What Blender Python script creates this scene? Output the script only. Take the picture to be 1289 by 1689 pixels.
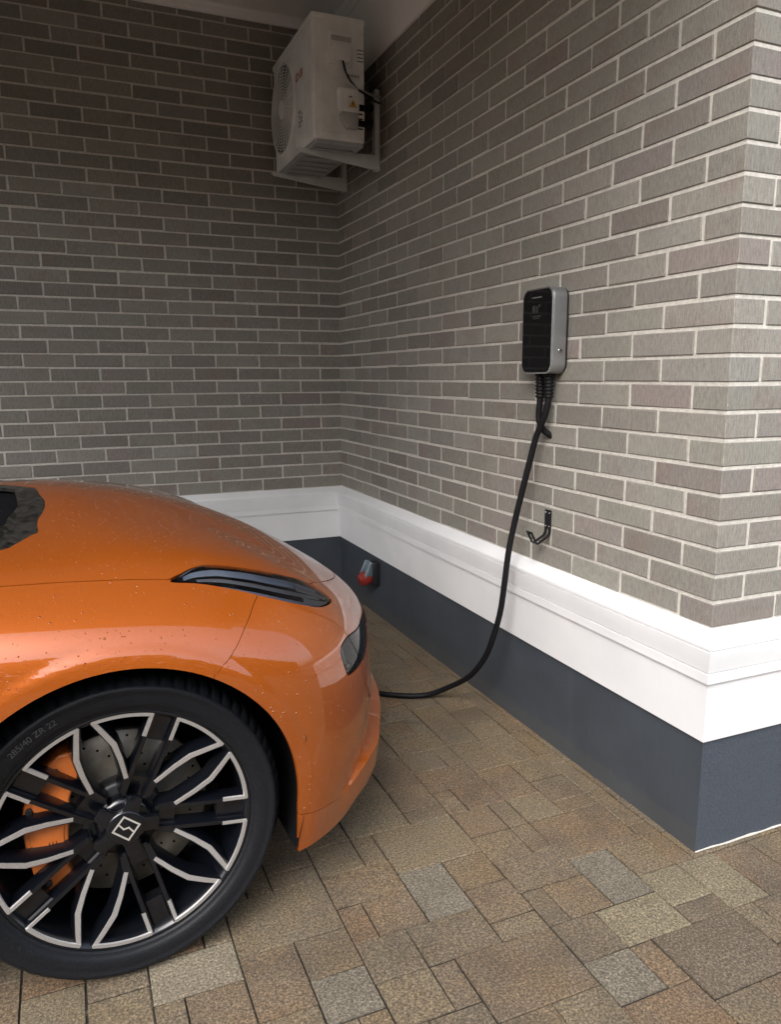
import bpy, bmesh, math, random
import numpy as np
from mathutils import Vector, Matrix

for o in list(bpy.data.objects): bpy.data.objects.remove(o)
scene = bpy.context.scene
COL = scene.collection
random.seed(7); RNG = np.random.default_rng(7)

# ------------------------------------------------------------------ camera, sky, sun, exposure
CAM_LOC = (-1.5725, -4.4776, 1.3344)
def _rot(pitch, yaw, roll):
    return Matrix.Rotation(yaw, 3, 'Z') @ Matrix.Rotation(pitch, 3, 'X') @ Matrix.Rotation(roll, 3, 'Z')
CAM_ROT = _rot(1.394277, -.402618, -.003418)
cam_data = bpy.data.cameras.new('camera'); cam = bpy.data.objects.new('camera', cam_data); COL.objects.link(cam)
cam.matrix_world = Matrix.Translation(CAM_LOC) @ CAM_ROT.to_4x4()
cam_data.sensor_fit = 'VERTICAL'; cam_data.sensor_height = 24; cam_data.lens = 24 * 1257.93 / 1689
cam_data.clip_start = .02; cam_data.clip_end = 800
scene.camera = cam
SUN_AZ, SUN_EL = math.radians(222), math.radians(43)      # direction towards the sun: azimuth from +Y clockwise
world = bpy.data.worlds.new('World'); scene.world = world; world.use_nodes = True
wn = world.node_tree; wn.nodes.clear()
sky = wn.nodes.new('ShaderNodeTexSky'); sky.sky_type = 'NISHITA'; sky.sun_disc = False
sky.sun_elevation = SUN_EL; sky.sun_rotation = SUN_AZ; sky.dust_density = 3.5; sky.air_density = 1.0; sky.ozone_density = 1.0
hsv = wn.nodes.new('ShaderNodeHueSaturation'); hsv.inputs['Saturation'].default_value = .55
bg = wn.nodes.new('ShaderNodeBackground'); bg.inputs['Strength'].default_value = 0.15
wo = wn.nodes.new('ShaderNodeOutputWorld')
wn.links.new(sky.outputs[0], hsv.inputs['Color']); wn.links.new(hsv.outputs[0], bg.inputs['Color']); wn.links.new(bg.outputs[0], wo.inputs['Surface'])
sun_data = bpy.data.lights.new('sun', 'SUN'); sun_data.energy = 1.05; sun_data.angle = math.radians(40); sun_data.color = (.985, .99, 1)
sun = bpy.data.objects.new('sun', sun_data); COL.objects.link(sun)
sun_dir = Vector((math.sin(SUN_AZ) * math.cos(SUN_EL), math.cos(SUN_AZ) * math.cos(SUN_EL), math.sin(SUN_EL)))
sun.rotation_euler = sun_dir.to_track_quat('Z', 'Y').to_euler(); sun.location = (0, -8, 9)
scene.view_settings.view_transform = 'Standard'; scene.view_settings.look = 'None'
scene.view_settings.gamma = 1; scene.view_settings.use_curve_mapping = False
scene.view_settings.exposure = 1.24
scene.cycles.max_bounces = 10; scene.cycles.diffuse_bounces = 5; scene.cycles.glossy_bounces = 5
scene.cycles.transparent_max_bounces = 12

# ------------------------------------------------------------------ helpers
def link(o, parent=None):
    COL.objects.link(o)
    if parent is not None: o.parent = parent
    return o
def tag(o, label=None, cat=None, kind=None, group=None):
    for k, v in (('label', label), ('category', cat), ('kind', kind), ('group', group)):
        if v: o[k] = v
    return o
def empty(name, loc, rz=0, **kw):
    o = bpy.data.objects.new(name, None); o.empty_display_size = .1
    o.location = loc; o.rotation_euler = (0, 0, rz); link(o); return tag(o, **kw)
def mesh_of(name, verts, faces, mat, smooth=False):
    me = bpy.data.meshes.new(name); me.from_pydata([tuple(map(float, v)) for v in verts], [], [tuple(int(i) for i in f) for f in faces]); me.update()
    if mat: me.materials.append(mat)
    if smooth: me.polygons.foreach_set('use_smooth', [True] * len(me.polygons))
    return me
def obj(name, verts, faces, mat, parent=None, smooth=False):
    return link(bpy.data.objects.new(name, mesh_of(name, verts, faces, mat, smooth)), parent)
def bm_obj(name, bm, mat, parent=None, smooth=False, angle=None):
    me = bpy.data.meshes.new(name); bmesh.ops.recalc_face_normals(bm, faces=bm.faces)
    if smooth:
        for f in bm.faces: f.smooth = True
        if angle:
            for e in bm.edges:
                if len(e.link_faces) == 2 and e.calc_face_angle(0) > angle: e.smooth = False
    bm.to_mesh(me); bm.free()
    if mat: me.materials.append(mat)
    return link(bpy.data.objects.new(name, me), parent)
def add_box(bm, lo, hi, bevel=0, seg=1):
    r = bmesh.ops.create_cube(bm, size=1); vs = r['verts']
    for v in vs: v.co = Vector([(lo[i] + hi[i]) / 2 + v.co[i] * (hi[i] - lo[i]) for i in range(3)])
    if bevel:
        es = list({e for v in vs for e in v.link_edges})
        bmesh.ops.bevel(bm, geom=es, offset=bevel, segments=seg, affect='EDGES', profile=.5)
def box(name, lo, hi, mat, parent=None, bevel=0, seg=1, smooth=False):
    bm = bmesh.new(); add_box(bm, lo, hi, bevel, seg); return bm_obj(name, bm, mat, parent, smooth, .6)
def spline(pts, n=8):
    P = [Vector(p) for p in pts]; P = [P[0] * 2 - P[1]] + P + [P[-1] * 2 - P[-2]]; out = []
    for i in range(1, len(P) - 2):
        for k in range(n):
            t = k / n; a, b, c, d = P[i - 1:i + 3]
            out.append(.5 * ((2 * b) + (c - a) * t + (2 * a - 5 * b + 4 * c - d) * t * t + (-a + 3 * b - 3 * c + d) * t ** 3))
    return out + [P[-2]]
def tube_geo(pts, rad, seg=12, cap=True):
    pts = [Vector(p) for p in pts]; V, F = [], []; n = len(pts)
    up = Vector((.31, .87, .38)).normalized()
    for i, p in enumerate(pts):
        d = (pts[min(i + 1, n - 1)] - pts[max(i - 1, 0)]).normalized()
        a = (up - d * up.dot(d)).normalized(); b = d.cross(a); up = a
        r = rad[i] if hasattr(rad, '__len__') else rad
        V += [p + (a * math.cos(2 * math.pi * k / seg) + b * math.sin(2 * math.pi * k / seg)) * r for k in range(seg)]
    for i in range(n - 1):
        for k in range(seg): F.append((i * seg + k, i * seg + (k + 1) % seg, (i + 1) * seg + (k + 1) % seg, (i + 1) * seg + k))
    if cap: F += [tuple(range(seg))[::-1], tuple((n - 1) * seg + k for k in range(seg))]
    return V, F
def tube(name, pts, rad, mat, parent=None, seg=12):
    V, F = tube_geo(pts, rad, seg); return obj(name, V, F, mat, parent, True)
def extrude_poly(poly, axis, a, b):
    # poly of 2D points, extruded along axis between a and b; axis 'x': (y,z), 'y': (x,z), 'z': (x,y)
    put = {'x': lambda p, h: (h, p[0], p[1]), 'y': lambda p, h: (p[0], h, p[1]), 'z': lambda p, h: (p[0], p[1], h)}[axis]
    n = len(poly); V = [put(p, a) for p in poly] + [put(p, b) for p in poly]
    F = [tuple(range(n)), tuple(range(2 * n - 1, n - 1, -1))] + [(i, (i + 1) % n, n + (i + 1) % n, n + i) for i in range(n)]
    return V, F
def prism(name, poly, axis, a, b, mat, parent=None, bevel=0, seg=2):
    V, F = extrude_poly(poly, axis, a, b); bm = bmesh.new(); vs = [bm.verts.new(v) for v in V]
    for f in F: bm.faces.new([vs[i] for i in f])
    bmesh.ops.recalc_face_normals(bm, faces=bm.faces)
    if bevel: bmesh.ops.bevel(bm, geom=[e for e in bm.edges if e.calc_face_angle(0) > .3], offset=bevel, segments=seg, affect='EDGES', profile=.5)
    return bm_obj(name, bm, mat, parent, bool(bevel), .7)
def lathe_geo(prof, seg, a0=0, a1=2 * math.pi, axis='y'):
    # prof of (radius, height); revolved about y (radius in x-z plane)
    full = abs(a1 - a0 - 2 * math.pi) < 1e-6; m = seg if full else seg + 1; n = len(prof); V, F = [], []
    for i in range(m):
        t = a0 + (a1 - a0) * i / seg
        for r, h in prof: V.append((r * math.cos(t), h, r * math.sin(t)))
    for i in range(seg):
        j = (i + 1) % m
        for k in range(n - 1): F.append((i * n + k, j * n + k, j * n + k + 1, i * n + k + 1))
    return V, F
def rounded_rect(w, h, r, n=6):
    out = []
    for cx, cy, a in ((w / 2 - r, h / 2 - r, 0), (-w / 2 + r, h / 2 - r, 90), (-w / 2 + r, -h / 2 + r, 180), (w / 2 - r, -h / 2 + r, 270)):
        out += [(cx + r * math.cos(math.radians(a + 90 * k / n)), cy + r * math.sin(math.radians(a + 90 * k / n))) for k in range(n + 1)]
    return out
def text_geo(body, size, extrude=0):
    cu = bpy.data.curves.new('lettering', 'FONT'); cu.body = body; cu.size = size; cu.extrude = extrude; cu.align_x = 'CENTER'; cu.align_y = 'CENTER'
    o = bpy.data.objects.new('lettering', cu); COL.objects.link(o)
    me = bpy.data.meshes.new_from_object(o.evaluated_get(bpy.context.evaluated_depsgraph_get()))
    V = [tuple(v.co) for v in me.vertices]; F = [tuple(p.vertices) for p in me.polygons]
    bpy.data.objects.remove(o); bpy.data.meshes.remove(me); bpy.data.curves.remove(cu); return V, F
def project(p):
    d = CAM_ROT.transposed() @ (Vector(p) - Vector(CAM_LOC))
    if d.z > -.05: return None
    return (644.5 + 1257.93 * d.x / -d.z, 844.5 - 1257.93 * d.y / -d.z, -d.z)
def screen_size(p, area):
    q = project(p)
    if q is None or not (-60 < q[0] < 1350 and -60 < q[1] < 1750): return -1
    return area / q[2] ** 2

# ------------------------------------------------------------------ materials
class NT:
    def __init__(self, name):
        self.m = bpy.data.materials.new(name); self.m.use_nodes = True; self.t = self.m.node_tree; self.t.nodes.clear()
        self.out = self.n('ShaderNodeOutputMaterial')
    def n(self, kind, **kw):
        nd = self.t.nodes.new(kind)
        for k, v in kw.items():
            if k[0] == '_': setattr(nd, k[1:], v)
            else: nd.inputs[k.replace('__', ' ')].default_value = v
        return nd
    def l(self, a, b): self.t.links.new(a, b)
    def pos(self, scale=(1, 1, 1), obj=False):
        src = self.n('ShaderNodeTexCoord').outputs['Object'] if obj else self.n('ShaderNodeNewGeometry').outputs['Position']
        mp = self.n('ShaderNodeMapping'); mp.inputs['Scale'].default_value = scale; self.l(src, mp.inputs['Vector']); return mp.outputs[0]
    def noise(self, vec, scale, detail=4, rough=.55):
        nd = self.n('ShaderNodeTexNoise'); nd.inputs['Scale'].default_value = scale; nd.inputs['Detail'].default_value = detail; nd.inputs['Roughness'].default_value = rough
        self.l(vec, nd.inputs['Vector']); return nd.outputs['Fac']
    def ramp(self, fac, stops, interp='LINEAR'):
        nd = self.n('ShaderNodeValToRGB'); cr = nd.color_ramp; cr.interpolation = interp
        while len(cr.elements) < len(stops): cr.elements.new(.5)
        for e, (p, c) in zip(cr.elements, stops): e.position = p; e.color = (c if hasattr(c, '__len__') else (c,) * 3) + (1,) if not (hasattr(c, '__len__') and len(c) == 4) else c
        self.l(fac, nd.inputs[0]); return nd.outputs[0]
    def mix(self, fac, a, b, mode='MIX'):
        nd = self.n('ShaderNodeMix'); nd.data_type = 'RGBA'; nd.blend_type = mode
        for sock, v in ((nd.inputs[0], fac), (nd.inputs[6], a), (nd.inputs[7], b)):
            if hasattr(v, 'is_output'): self.l(v, sock)
            else: sock.default_value = v if not hasattr(v, '__len__') else tuple(v) + ((1,) if len(v) == 3 else ())
        return nd.outputs[2]
    def math(self, op, a, b=0):
        nd = self.n('ShaderNodeMath'); nd.operation = op
        for s, v in zip(nd.inputs, (a, b)):
            if hasattr(v, 'is_output'): self.l(v, s)
            else: s.default_value = v
        return nd.outputs[0]
    def bump(self, h, strength=.3, dist=.002, normal=None):
        nd = self.n('ShaderNodeBump'); nd.inputs['Strength'].default_value = strength; nd.inputs['Distance'].default_value = dist
        self.l(h, nd.inputs['Height'])
        if normal: self.l(normal, nd.inputs['Normal'])
        return nd.outputs[0]
    def bsdf(self, color=None, rough=.5, metal=0, normal=None, **kw):
        b = self.n('ShaderNodeBsdfPrincipled')
        for s, v in (('Base Color', color), ('Roughness', rough), ('Metallic', metal)):
            if hasattr(v, 'is_output'): self.l(v, b.inputs[s])
            elif v is not None: b.inputs[s].default_value = (tuple(v) + (1,)) if hasattr(v, '__len__') else v
        for k, v in kw.items(): b.inputs[k.replace('__', ' ')].default_value = v
        if normal: self.l(normal, b.inputs['Normal'])
        self.l(b.outputs[0], self.out.inputs[0]); return b
M = {}
def plain(name, col, rough=.5, metal=0, bump=0, bscale=300, var=.12, **kw):
    t = NT(name); p = t.pos(); f = t.noise(p, 9, 5)
    c = t.ramp(f, [(.3, tuple(x * (1 - var) for x in col)), (.7, tuple(min(1, x * (1 + var)) for x in col))])
    nm = t.bump(t.noise(p, bscale, 3), bump, .002) if bump else None
    t.bsdf(c, rough, metal, nm, **kw); M[name] = t.m; return t.m
def brick_material(name, per_island):
    t = NT(name); g = t.n('ShaderNodeNewGeometry')
    rnd = g.outputs['Random Per Island'] if per_island else t.n('ShaderNodeObjectInfo').outputs['Random']
    base = t.ramp(rnd, [(0, (.196, .172, .152)), (.16, (.236, .227, .194)), (.34, (.254, .238, .206)), (.52, (.216, .198, .172)), (.68, (.266, .256, .222)), (.84, (.230, .196, .178)), (1, (.256, .247, .219))])
    p = t.pos(); off = t.n('ShaderNodeVectorMath'); off.operation = 'ADD'; sc = t.n('ShaderNodeCombineXYZ')
    t.l(t.math('MULTIPLY', rnd, 37), sc.inputs[0]); t.l(t.math('MULTIPLY', rnd, 53), sc.inputs[1]); t.l(p, off.inputs[0]); t.l(sc.outputs[0], off.inputs[1])
    q = off.outputs[0]
    patch = t.noise(q, 7, 3); base = t.mix(t.ramp(patch, [(.45, 0), (.7, .55)]), base, (0.209, 0.203, 0.178))
    warm = t.noise(q, 5.3, 2); base = t.mix(t.ramp(warm, [(.55, 0), (.75, .4)]), base, (0.203, 0.142, 0.115))
    mp = t.n('ShaderNodeMapping'); mp.inputs['Scale'].default_value = (1, 1, .16); t.l(q, mp.inputs[0])
    st = t.noise(mp.outputs[0], 300, 4, .65); fine = t.noise(q, 420, 3, .7)
    val = t.n('ShaderNodeTexWhiteNoise'); val.noise_dimensions = '1D'; t.l(t.math('MULTIPLY', rnd, 91.7), val.inputs['W'])
    base = t.mix(1, base, t.ramp(val.outputs['Value'], [(0, .88), (.5, 1.0), (1, 1.10)]), 'MULTIPLY')
    c = t.mix(1, base, t.ramp(st, [(.28, .72), (.5, 1.0), (.75, 1.30)]), 'MULTIPLY')
    c = t.mix(1, c, t.ramp(fine, [(.3, .82), (.7, 1.2)]), 'MULTIPLY')
    speck = t.noise(q, 95, 2, .5); c = t.mix(t.ramp(speck, [(.74, 0), (.80, .35)]), c, (0.608, 0.581, 0.527))
    h = t.math('ADD', st, t.math('MULTIPLY', fine, .5))
    t.bsdf(c, .88, 0, t.bump(h, .55, .0022)); M[name] = t.m
brick_material('brick_fired', False); brick_material('brick_fired_joined', True)
t = NT('mortar'); p = t.pos(); c = t.ramp(t.noise(p, 60, 5), [(.3, (.50, .475, .42)), (.7, (.66, .63, .57))]); t.bsdf(c, .95, 0, t.bump(t.noise(p, 260, 4), .7, .003)); M['mortar'] = t.m
def paver_material(name, per_island):
    t = NT(name); g = t.n('ShaderNodeNewGeometry')
    rnd = g.outputs['Random Per Island'] if per_island else t.n('ShaderNodeObjectInfo').outputs['Random']
    base = t.ramp(rnd, [(0, (.152, .104, .056)), (.2, (.162, .123, .074)), (.38, (.158, .098, .053)), (.55, (.166, .130, .080)), (.72, (.134, .100, .062)), (.86, (.162, .109, .062)), (1, (.142, .113, .076))])
    p = t.pos()
    blotch = t.noise(p, 6.5, 5, .65); c = t.mix(t.ramp(blotch, [(.42, 0), (.72, .55)]), base, (0.155, 0.132, 0.099))
    dark = t.noise(p, 4.2, 6, .68); c = t.mix(t.ramp(dark, [(.48, 0), (.70, .62)]), c, (0.066, 0.055, 0.044))
    grain = t.noise(p, 165, 4, .85); c = t.mix(1, c, t.ramp(grain, [(.33, .22), (.45, .75), (.53, 1.15), (.66, 2.5)]), 'MULTIPLY')
    sp = t.n('ShaderNodeTexVoronoi'); sp.inputs['Scale'].default_value = 140; t.l(p, sp.inputs['Vector'])
    c = t.mix(t.ramp(sp.outputs['Distance'], [(.10, .55), (.28, 0)]), c, (0.036, 0.032, 0.028))
    salt = t.noise(p, 13, 5, .7); c = t.mix(t.ramp(salt, [(.66, 0), (.80, .5)]), c, (0.277, 0.264, 0.238))
    hgt = t.math('SUBTRACT', grain, t.math('MULTIPLY', t.ramp(sp.outputs['Distance'], [(.05, 1), (.3, 0)]), .5))
    rough = t.ramp(dark, [(.35, .85), (.7, .6)])
    t.bsdf(c, rough, 0, t.bump(hgt, .9, .003)); M[name] = t.m
paver_material('paver_concrete', False); paver_material('paver_concrete_joined', True)
def stone_tone(name, col):
    t = NT(name); p = t.pos(); grain = t.noise(p, 165, 4, .85); bl = t.noise(p, 9, 5, .65)
    c = t.mix(t.ramp(bl, [(.4, 0), (.65, .6)]), col, tuple(x * 1.3 + .01 for x in col))
    c = t.mix(1, c, t.ramp(grain, [(.33, .22), (.45, .75), (.53, 1.15), (.66, 2.5)]), 'MULTIPLY')
    t.bsdf(c, .8, 0, t.bump(grain, .6, .0025)); M[name] = t.m
stone_tone('paver_grey', (.126, .108, .080)); stone_tone('paver_pale', (.170, .143, .100)); stone_tone('paver_dark', (.104, .080, .054)); stone_tone('paver_sand', (.152, .126, .080))
t = NT('joint_sand'); p = t.pos(); c = t.ramp(t.noise(p, 40, 6), [(.3, (.014, .011, .008)), (.60, (.034, .027, .019)), (.76, (.17, .155, .125))]); t.bsdf(c, .95, 0, t.bump(t.noise(p, 300), .6, .003)); M['joint_sand'] = t.m
t = NT('ground_paving'); p = t.pos(); bt = t.n('ShaderNodeTexBrick'); bt.inputs['Scale'].default_value = 3.0; bt.inputs['Color1'].default_value = (.13, .105, .072, 1); bt.inputs['Color2'].default_value = (.105, .082, .058, 1); bt.inputs['Mortar'].default_value = (.05, .045, .04, 1); bt.inputs['Mortar Size'].default_value = .012
t.l(p, bt.inputs['Vector']); c = t.mix(1, bt.outputs['Color'], t.ramp(t.noise(p, 180, 4, .7), [(.3, .6), (.7, 1.35)]), 'MULTIPLY'); t.bsdf(c, .9); M['ground_paving'] = t.m
t = NT('white_render'); p = t.pos(); c = t.ramp(t.noise(p, 4, 5), [(.3, (.74, .75, .76)), (.7, (.82, .825, .83))]); dr = t.noise(t.pos((1, 1, .05)), 22, 5, .65); c = t.mix(t.ramp(dr, [(.62, 0), (.84, .14)]), c, (.52, .50, .46)); t.bsdf(c, .5, 0, t.bump(t.noise(p, 70, 4), .16, .002)); M['white_render'] = t.m
t = NT('slate_render'); p = t.pos(); c = t.ramp(t.noise(p, 5, 6), [(.3, (.041, .049, .060)), (.7, (.053, .063, .077))]); sc = t.noise(p, 26, 3, .5); c = t.mix(t.ramp(sc, [(.77, 0), (.81, .25)]), c, (.25, .27, .28)); 
sx = t.n('ShaderNodeSeparateXYZ'); t.l(p, sx.inputs[0]); rag = t.math('ADD', sx.outputs[2], t.math('MULTIPLY', t.noise(p, 14, 6, .7), -.11))
c = t.mix(t.ramp(rag, [(0, .16), (.02, 0)]), c, (.13, .115, .092)); dr = t.noise(t.pos((1, 1, .06)), 18, 4, .6); c = t.mix(t.ramp(dr, [(.62, 0), (.80, .08)]), c, (.16, .17, .175))
t.bsdf(c, .55, 0, t.bump(t.noise(p, 90, 3), .22, .003)); M['slate_render'] = t.m
t = NT('slate_stipple'); p = t.pos(); g = t.noise(p, 190, 3, .6); c = t.ramp(g, [(.35, (.046, .057, .074)), (.65, (.066, .081, .104))]); t.bsdf(c, .6, 0, t.bump(g, .7, .004)); M['slate_stipple'] = t.m
t = NT('ceiling_paint'); p = t.pos(); c = t.ramp(t.noise(p, 3, 4), [(.3, (.80, .81, .80)), (.7, (.86, .865, .86))]); t.bsdf(c, .7, 0, t.bump(t.noise(p, 60), .08, .002)); M['ceiling_paint'] = t.m
def drops(t, strength):
    # standing rain drops: rounded bumps at scattered cells, real relief on the surface
    p = t.pos(obj=True); h = None
    for sc, th in ((62, .16), (120, .20)):
        v = t.n('ShaderNodeTexVoronoi'); v.inputs['Scale'].default_value = sc; v.inputs['Randomness'].default_value = 1; t.l(p, v.inputs['Vector'])
        sep = t.n('ShaderNodeSeparateColor'); t.l(v.outputs['Color'], sep.inputs[0])
        keep = t.math('GREATER_THAN', sep.outputs[0], .5)
        rad = t.math('MULTIPLY', sep.outputs[1], th)
        d = t.math('MAXIMUM', t.math('SUBTRACT', 1, t.math('DIVIDE', v.outputs['Distance'], t.math('ADD', rad, .02))), 0)
        d = t.math('MULTIPLY', t.math('POWER', d, .6), keep)
        h = d if h is None else t.math('ADD', h, d)
    return t.bump(h, strength, .003)
t = NT('orange_paint'); lw = t.n('ShaderNodeLayerWeight'); lw.inputs['Blend'].default_value = .35
p = t.pos(obj=True); fl = t.noise(p, 900, 2, .5)
c = t.mix(t.ramp(fl, [(.35, 0), (.65, 1)]), (.345, .073, .005), (.425, .100, .009))
b = t.bsdf(c, .45, .3, None); b.inputs['Specular IOR Level'].default_value = .2; b.inputs['Coat Weight'].default_value = 1; b.inputs['Coat Roughness'].default_value = .02; b.inputs['Coat IOR'].default_value = 1.8
dn = drops(t, .9); t.l(dn, b.inputs['Coat Normal']); t.l(dn, b.inputs['Normal']); M['orange_paint'] = t.m
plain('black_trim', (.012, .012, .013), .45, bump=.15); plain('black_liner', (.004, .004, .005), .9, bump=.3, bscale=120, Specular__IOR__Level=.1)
plain('black_gloss', (.006, .006, .008), .10, Coat__Weight=1.0, Coat__Roughness=.03)
t = NT('rim_black'); p = t.pos(obj=True); b = t.bsdf((.003, .0038, .006), .3, 0, None); b.inputs['Specular IOR Level'].default_value = .3; b.inputs['Coat Weight'].default_value = .7; b.inputs['Coat Roughness'].default_value = .05; M['rim_black'] = t.m
t = NT('machined_silver'); p = t.pos(obj=True); nz = t.noise(p, 500, 3); c = t.ramp(nz, [(.3, (.50, .49, .485)), (.7, (.66, .65, .64))]); t.bsdf(c, .42, .75, t.bump(nz, .05, .001)); M['machined_silver'] = t.m
t = NT('tyre_rubber'); p = t.pos(obj=True); sp = t.noise(p, 230, 3, .6); c = t.ramp(sp, [(.5, (.006, .007, .0095)), (.78, (.018, .019, .022))]); t.bsdf(c, .5, 0, t.bump(sp, .25, .0015), Specular__IOR__Level=.28); M['tyre_rubber'] = t.m
plain('tyre_mark', (.05, .052, .055), .5)
t = NT('brake_iron'); p = t.pos(obj=True); c = t.ramp(t.noise(p, 30, 5), [(.3, (.20, .175, .14)), (.7, (.31, .285, .245))]); t.bsdf(c, .42, .6); M['brake_iron'] = t.m
plain('caliper_orange', (.62, .16, .03), .32, bump=.1, Coat__Weight=.6)
plain('caliper_mark', (.02, .012, .01), .5)
plain('emblem_silver', (.62, .60, .56), .35, .5)
t = NT('forged_carbon'); p = t.pos(obj=True); v = t.n('ShaderNodeTexVoronoi'); v.inputs['Scale'].default_value = 75; mp = t.n('ShaderNodeMapping'); mp.inputs['Scale'].default_value = (1, .55, .8); mp.inputs['Rotation'].default_value = (.3, .2, .9); t.l(p, mp.inputs[0]); t.l(mp.outputs[0], v.inputs['Vector'])
c = t.ramp(v.outputs['Color'], [(.2, (.006, .006, .006)), (.55, (.022, .022, .021)), (.85, (.036, .035, .033))]); t.bsdf(c, .28, .2, t.bump(v.outputs['Distance'], .3, .002), Coat__Weight=.5); M['forged_carbon'] = t.m
t = NT('lamp_cover'); gl = t.n('ShaderNodeBsdfGlossy'); gl.inputs['Roughness'].default_value = .02; tr = t.n('ShaderNodeBsdfTransparent'); tr.inputs[0].default_value = (.90, .92, .95, 1); fr = t.n('ShaderNodeFresnel'); fr.inputs[0].default_value = 1.5
mx = t.n('ShaderNodeMixShader'); t.l(fr.outputs[0], mx.inputs[0]); t.l(tr.outputs[0], mx.inputs[1]); t.l(gl.outputs[0], mx.inputs[2]); t.l(mx.outputs[0], t.out.inputs[0]); t.l(drops(t, .8), gl.inputs['Normal']); M['lamp_cover'] = t.m
plain('lamp_sky_silver', (.40, .46, .56), .16, .4); plain('lamp_dark', (.010, .011, .013), .18, .2); plain('lamp_grey', (.34, .35, .36), .35, .6)  # first one: bluish sky reflection put into the bars' base colour
t = NT('window_glass'); t.bsdf((.01, .012, .013), .03, 0, None, Coat__Weight=1.0); M['window_glass'] = t.m
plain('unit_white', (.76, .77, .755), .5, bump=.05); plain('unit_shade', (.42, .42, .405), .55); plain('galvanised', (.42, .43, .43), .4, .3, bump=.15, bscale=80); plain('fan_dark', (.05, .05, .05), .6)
plain('bracket_white', (.60, .62, .61), .45); plain('red_print', (.40, .03, .03), .5); plain('black_print', (.03, .03, .03), .5); plain('yellow_print', (.60, .36, .05), .5); plain('label_white', (.66, .66, .64), .5); plain('wire_grey', (.42, .42, .40), .5)
plain('charger_silver', (.34, .35, .36), .38, .75); plain('charger_edge', (.62, .63, .64), .25, .9)
t = NT('charger_glass'); t.bsdf((.004, .004, .005), .04, 0, None); M['charger_glass'] = t.m
plain('charger_print', (.22, .22, .22), .5); plain('screen_print', (.035, .037, .036), .4); plain('steel', (.55, .54, .52), .25, 1)
t = NT('cable_rubber'); p = t.pos(); t.bsdf((.006, .006, .007), .55, 0, t.bump(t.noise(p, 150), .15, .002), Specular__IOR__Level=.22); M['cable_rubber'] = t.m
plain('hook_black', (.010, .010, .011), .42); plain('socket_red', (.24, .022, .016), .45); plain('socket_blue', (.10, .15, .19), .4); plain('socket_pale', (.22, .27, .29), .45)
plain('light_block', (.010, .010, .010), .9)
plain('shade_hedge_leaf', (.045, .075, .025), .6)
plain('fan_blade', (.16, .16, .155), .5)
# ------------------------------------------------------------------ ground and paving
GR = 150
ground = tag(obj('ground', [(-GR, -GR, -.03), (GR, -GR, -.03), (GR, GR, -.03), (-GR, GR, -.03)], [(0, 1, 2, 3)], M['ground_paving']), kind='structure')
U = .0661; PX0, PY0 = -.098, -3.094
pavement = tag(obj('pavement', [(-9, -9, -.0042), (4, -9, -.0042), (4, .3, -.0042), (-9, .3, -.0042)], [(0, 1, 2, 3)], M['joint_sand']), kind='structure')
FIXED = [(-11,-7,5,8),(-11,-9,2,5),(-9,-7,3,5),(-9,-7,1,3),(-9,-7,0,1),(-12,-9,0,2),(-7,-5,4,6),(-5,-4,4,6),(-7,-4,2,4),(-7,-6,0,2),(-6,-4,0,2),(-4,-2,0,3),(-2,0,1,3),(-2,0,-1,1),(-2,0,-2,-1),
 (-5,-2,-2,0),(-7,-5,-2,0),(-7,-5,-4,-2),(-5,-4,-4,-2),(-4,0,-5,-2),(-7,-4,-6,-4),(-4,-2,-7,-5),(-2,0,-7,-5),(0,2,-2,1),(2,4,-2,1),(0,1,-4,-2),(1,3,-4,-2),(-11,-7,-3,0),(-9,-7,-5,-3),(-11,-9,-5,-3),(-12,-11,-2,0),(-14,-12,-2,0),
 (-14,-12,0,2),(-14,-11,4,6),(-14,-13,2,4),(-13,-11,2,4),(-18,-14,3,6),(-14,-12,6,8),(-12,-11,6,8),(-16,-14,1,3),(-16,-14,-1,1),(-18,-16,0,3),(-16,-14,6,7),(-16,-14,7,9),(-21,-18,2,4),(-23,-21,3,5),(-23,-21,1,3),(-25,-23,1,4),(-20,-18,0,2),(-21,-20,0,2),
 (0,1,10,11),(0,1,7,10),(0,1,4,7),(0,1,1,4),(0,1,11,14),(0,1,14,17),(0,1,17,20),(0,1,20,23),(-2,0,9,11),(-2,0,7,9),(-2,0,6,7),(-4,0,3,6),(-4,-2,6,8),(-9,-7,8,9),(-9,-7,9,11),(-7,-6,8,10),(-6,-4,8,10),(-4,-2,8,11),(-7,-5,6,8),(-5,-4,6,8),
 (-12,-9,8,11),(-7,-4,10,12),(-7,-5,12,14),(-5,-4,12,14),(-4,0,11,14),(-4,-2,14,16),(-2,0,14,16),(-2,0,16,18),(-9,-7,11,14),(-4,-2,16,19)]
TONE = {(-4,-2,0,3): 'paver_grey', (-4,0,-5,-2): 'paver_dark', (-21,-18,2,4): 'paver_pale', (0,2,-2,1): 'paver_sand', (-11,-9,2,5): 'paver_grey', (-2,0,-1,1): 'paver_sand', (-16,-14,-1,1): 'paver_grey', (-7,-5,-4,-2): 'paver_grey', (-5,-2,-2,0): 'paver_sand'}
I0, I1, J0, J1 = -80, 46, -48, 50
occ = set(); pav = []
def behind_wall(i0, i1, j0, j1): return (PX0 + i0 * U > .02 and PY0 + j0 * U > -2.97) or PY0 + j0 * U > .02
for p in FIXED:
    cells = {(i, j) for i in range(p[0], p[1]) for j in range(p[2], p[3])}
    if cells & occ: continue
    occ |= cells; pav.append(p)
SIZES = [(4, 3)] * 3 + [(3, 2)] * 5 + [(2, 2)] * 6 + [(2, 3)] * 4 + [(1, 2)] * 2 + [(2, 1)] * 2 + [(1, 3)]
rp = random.Random(11)
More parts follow.
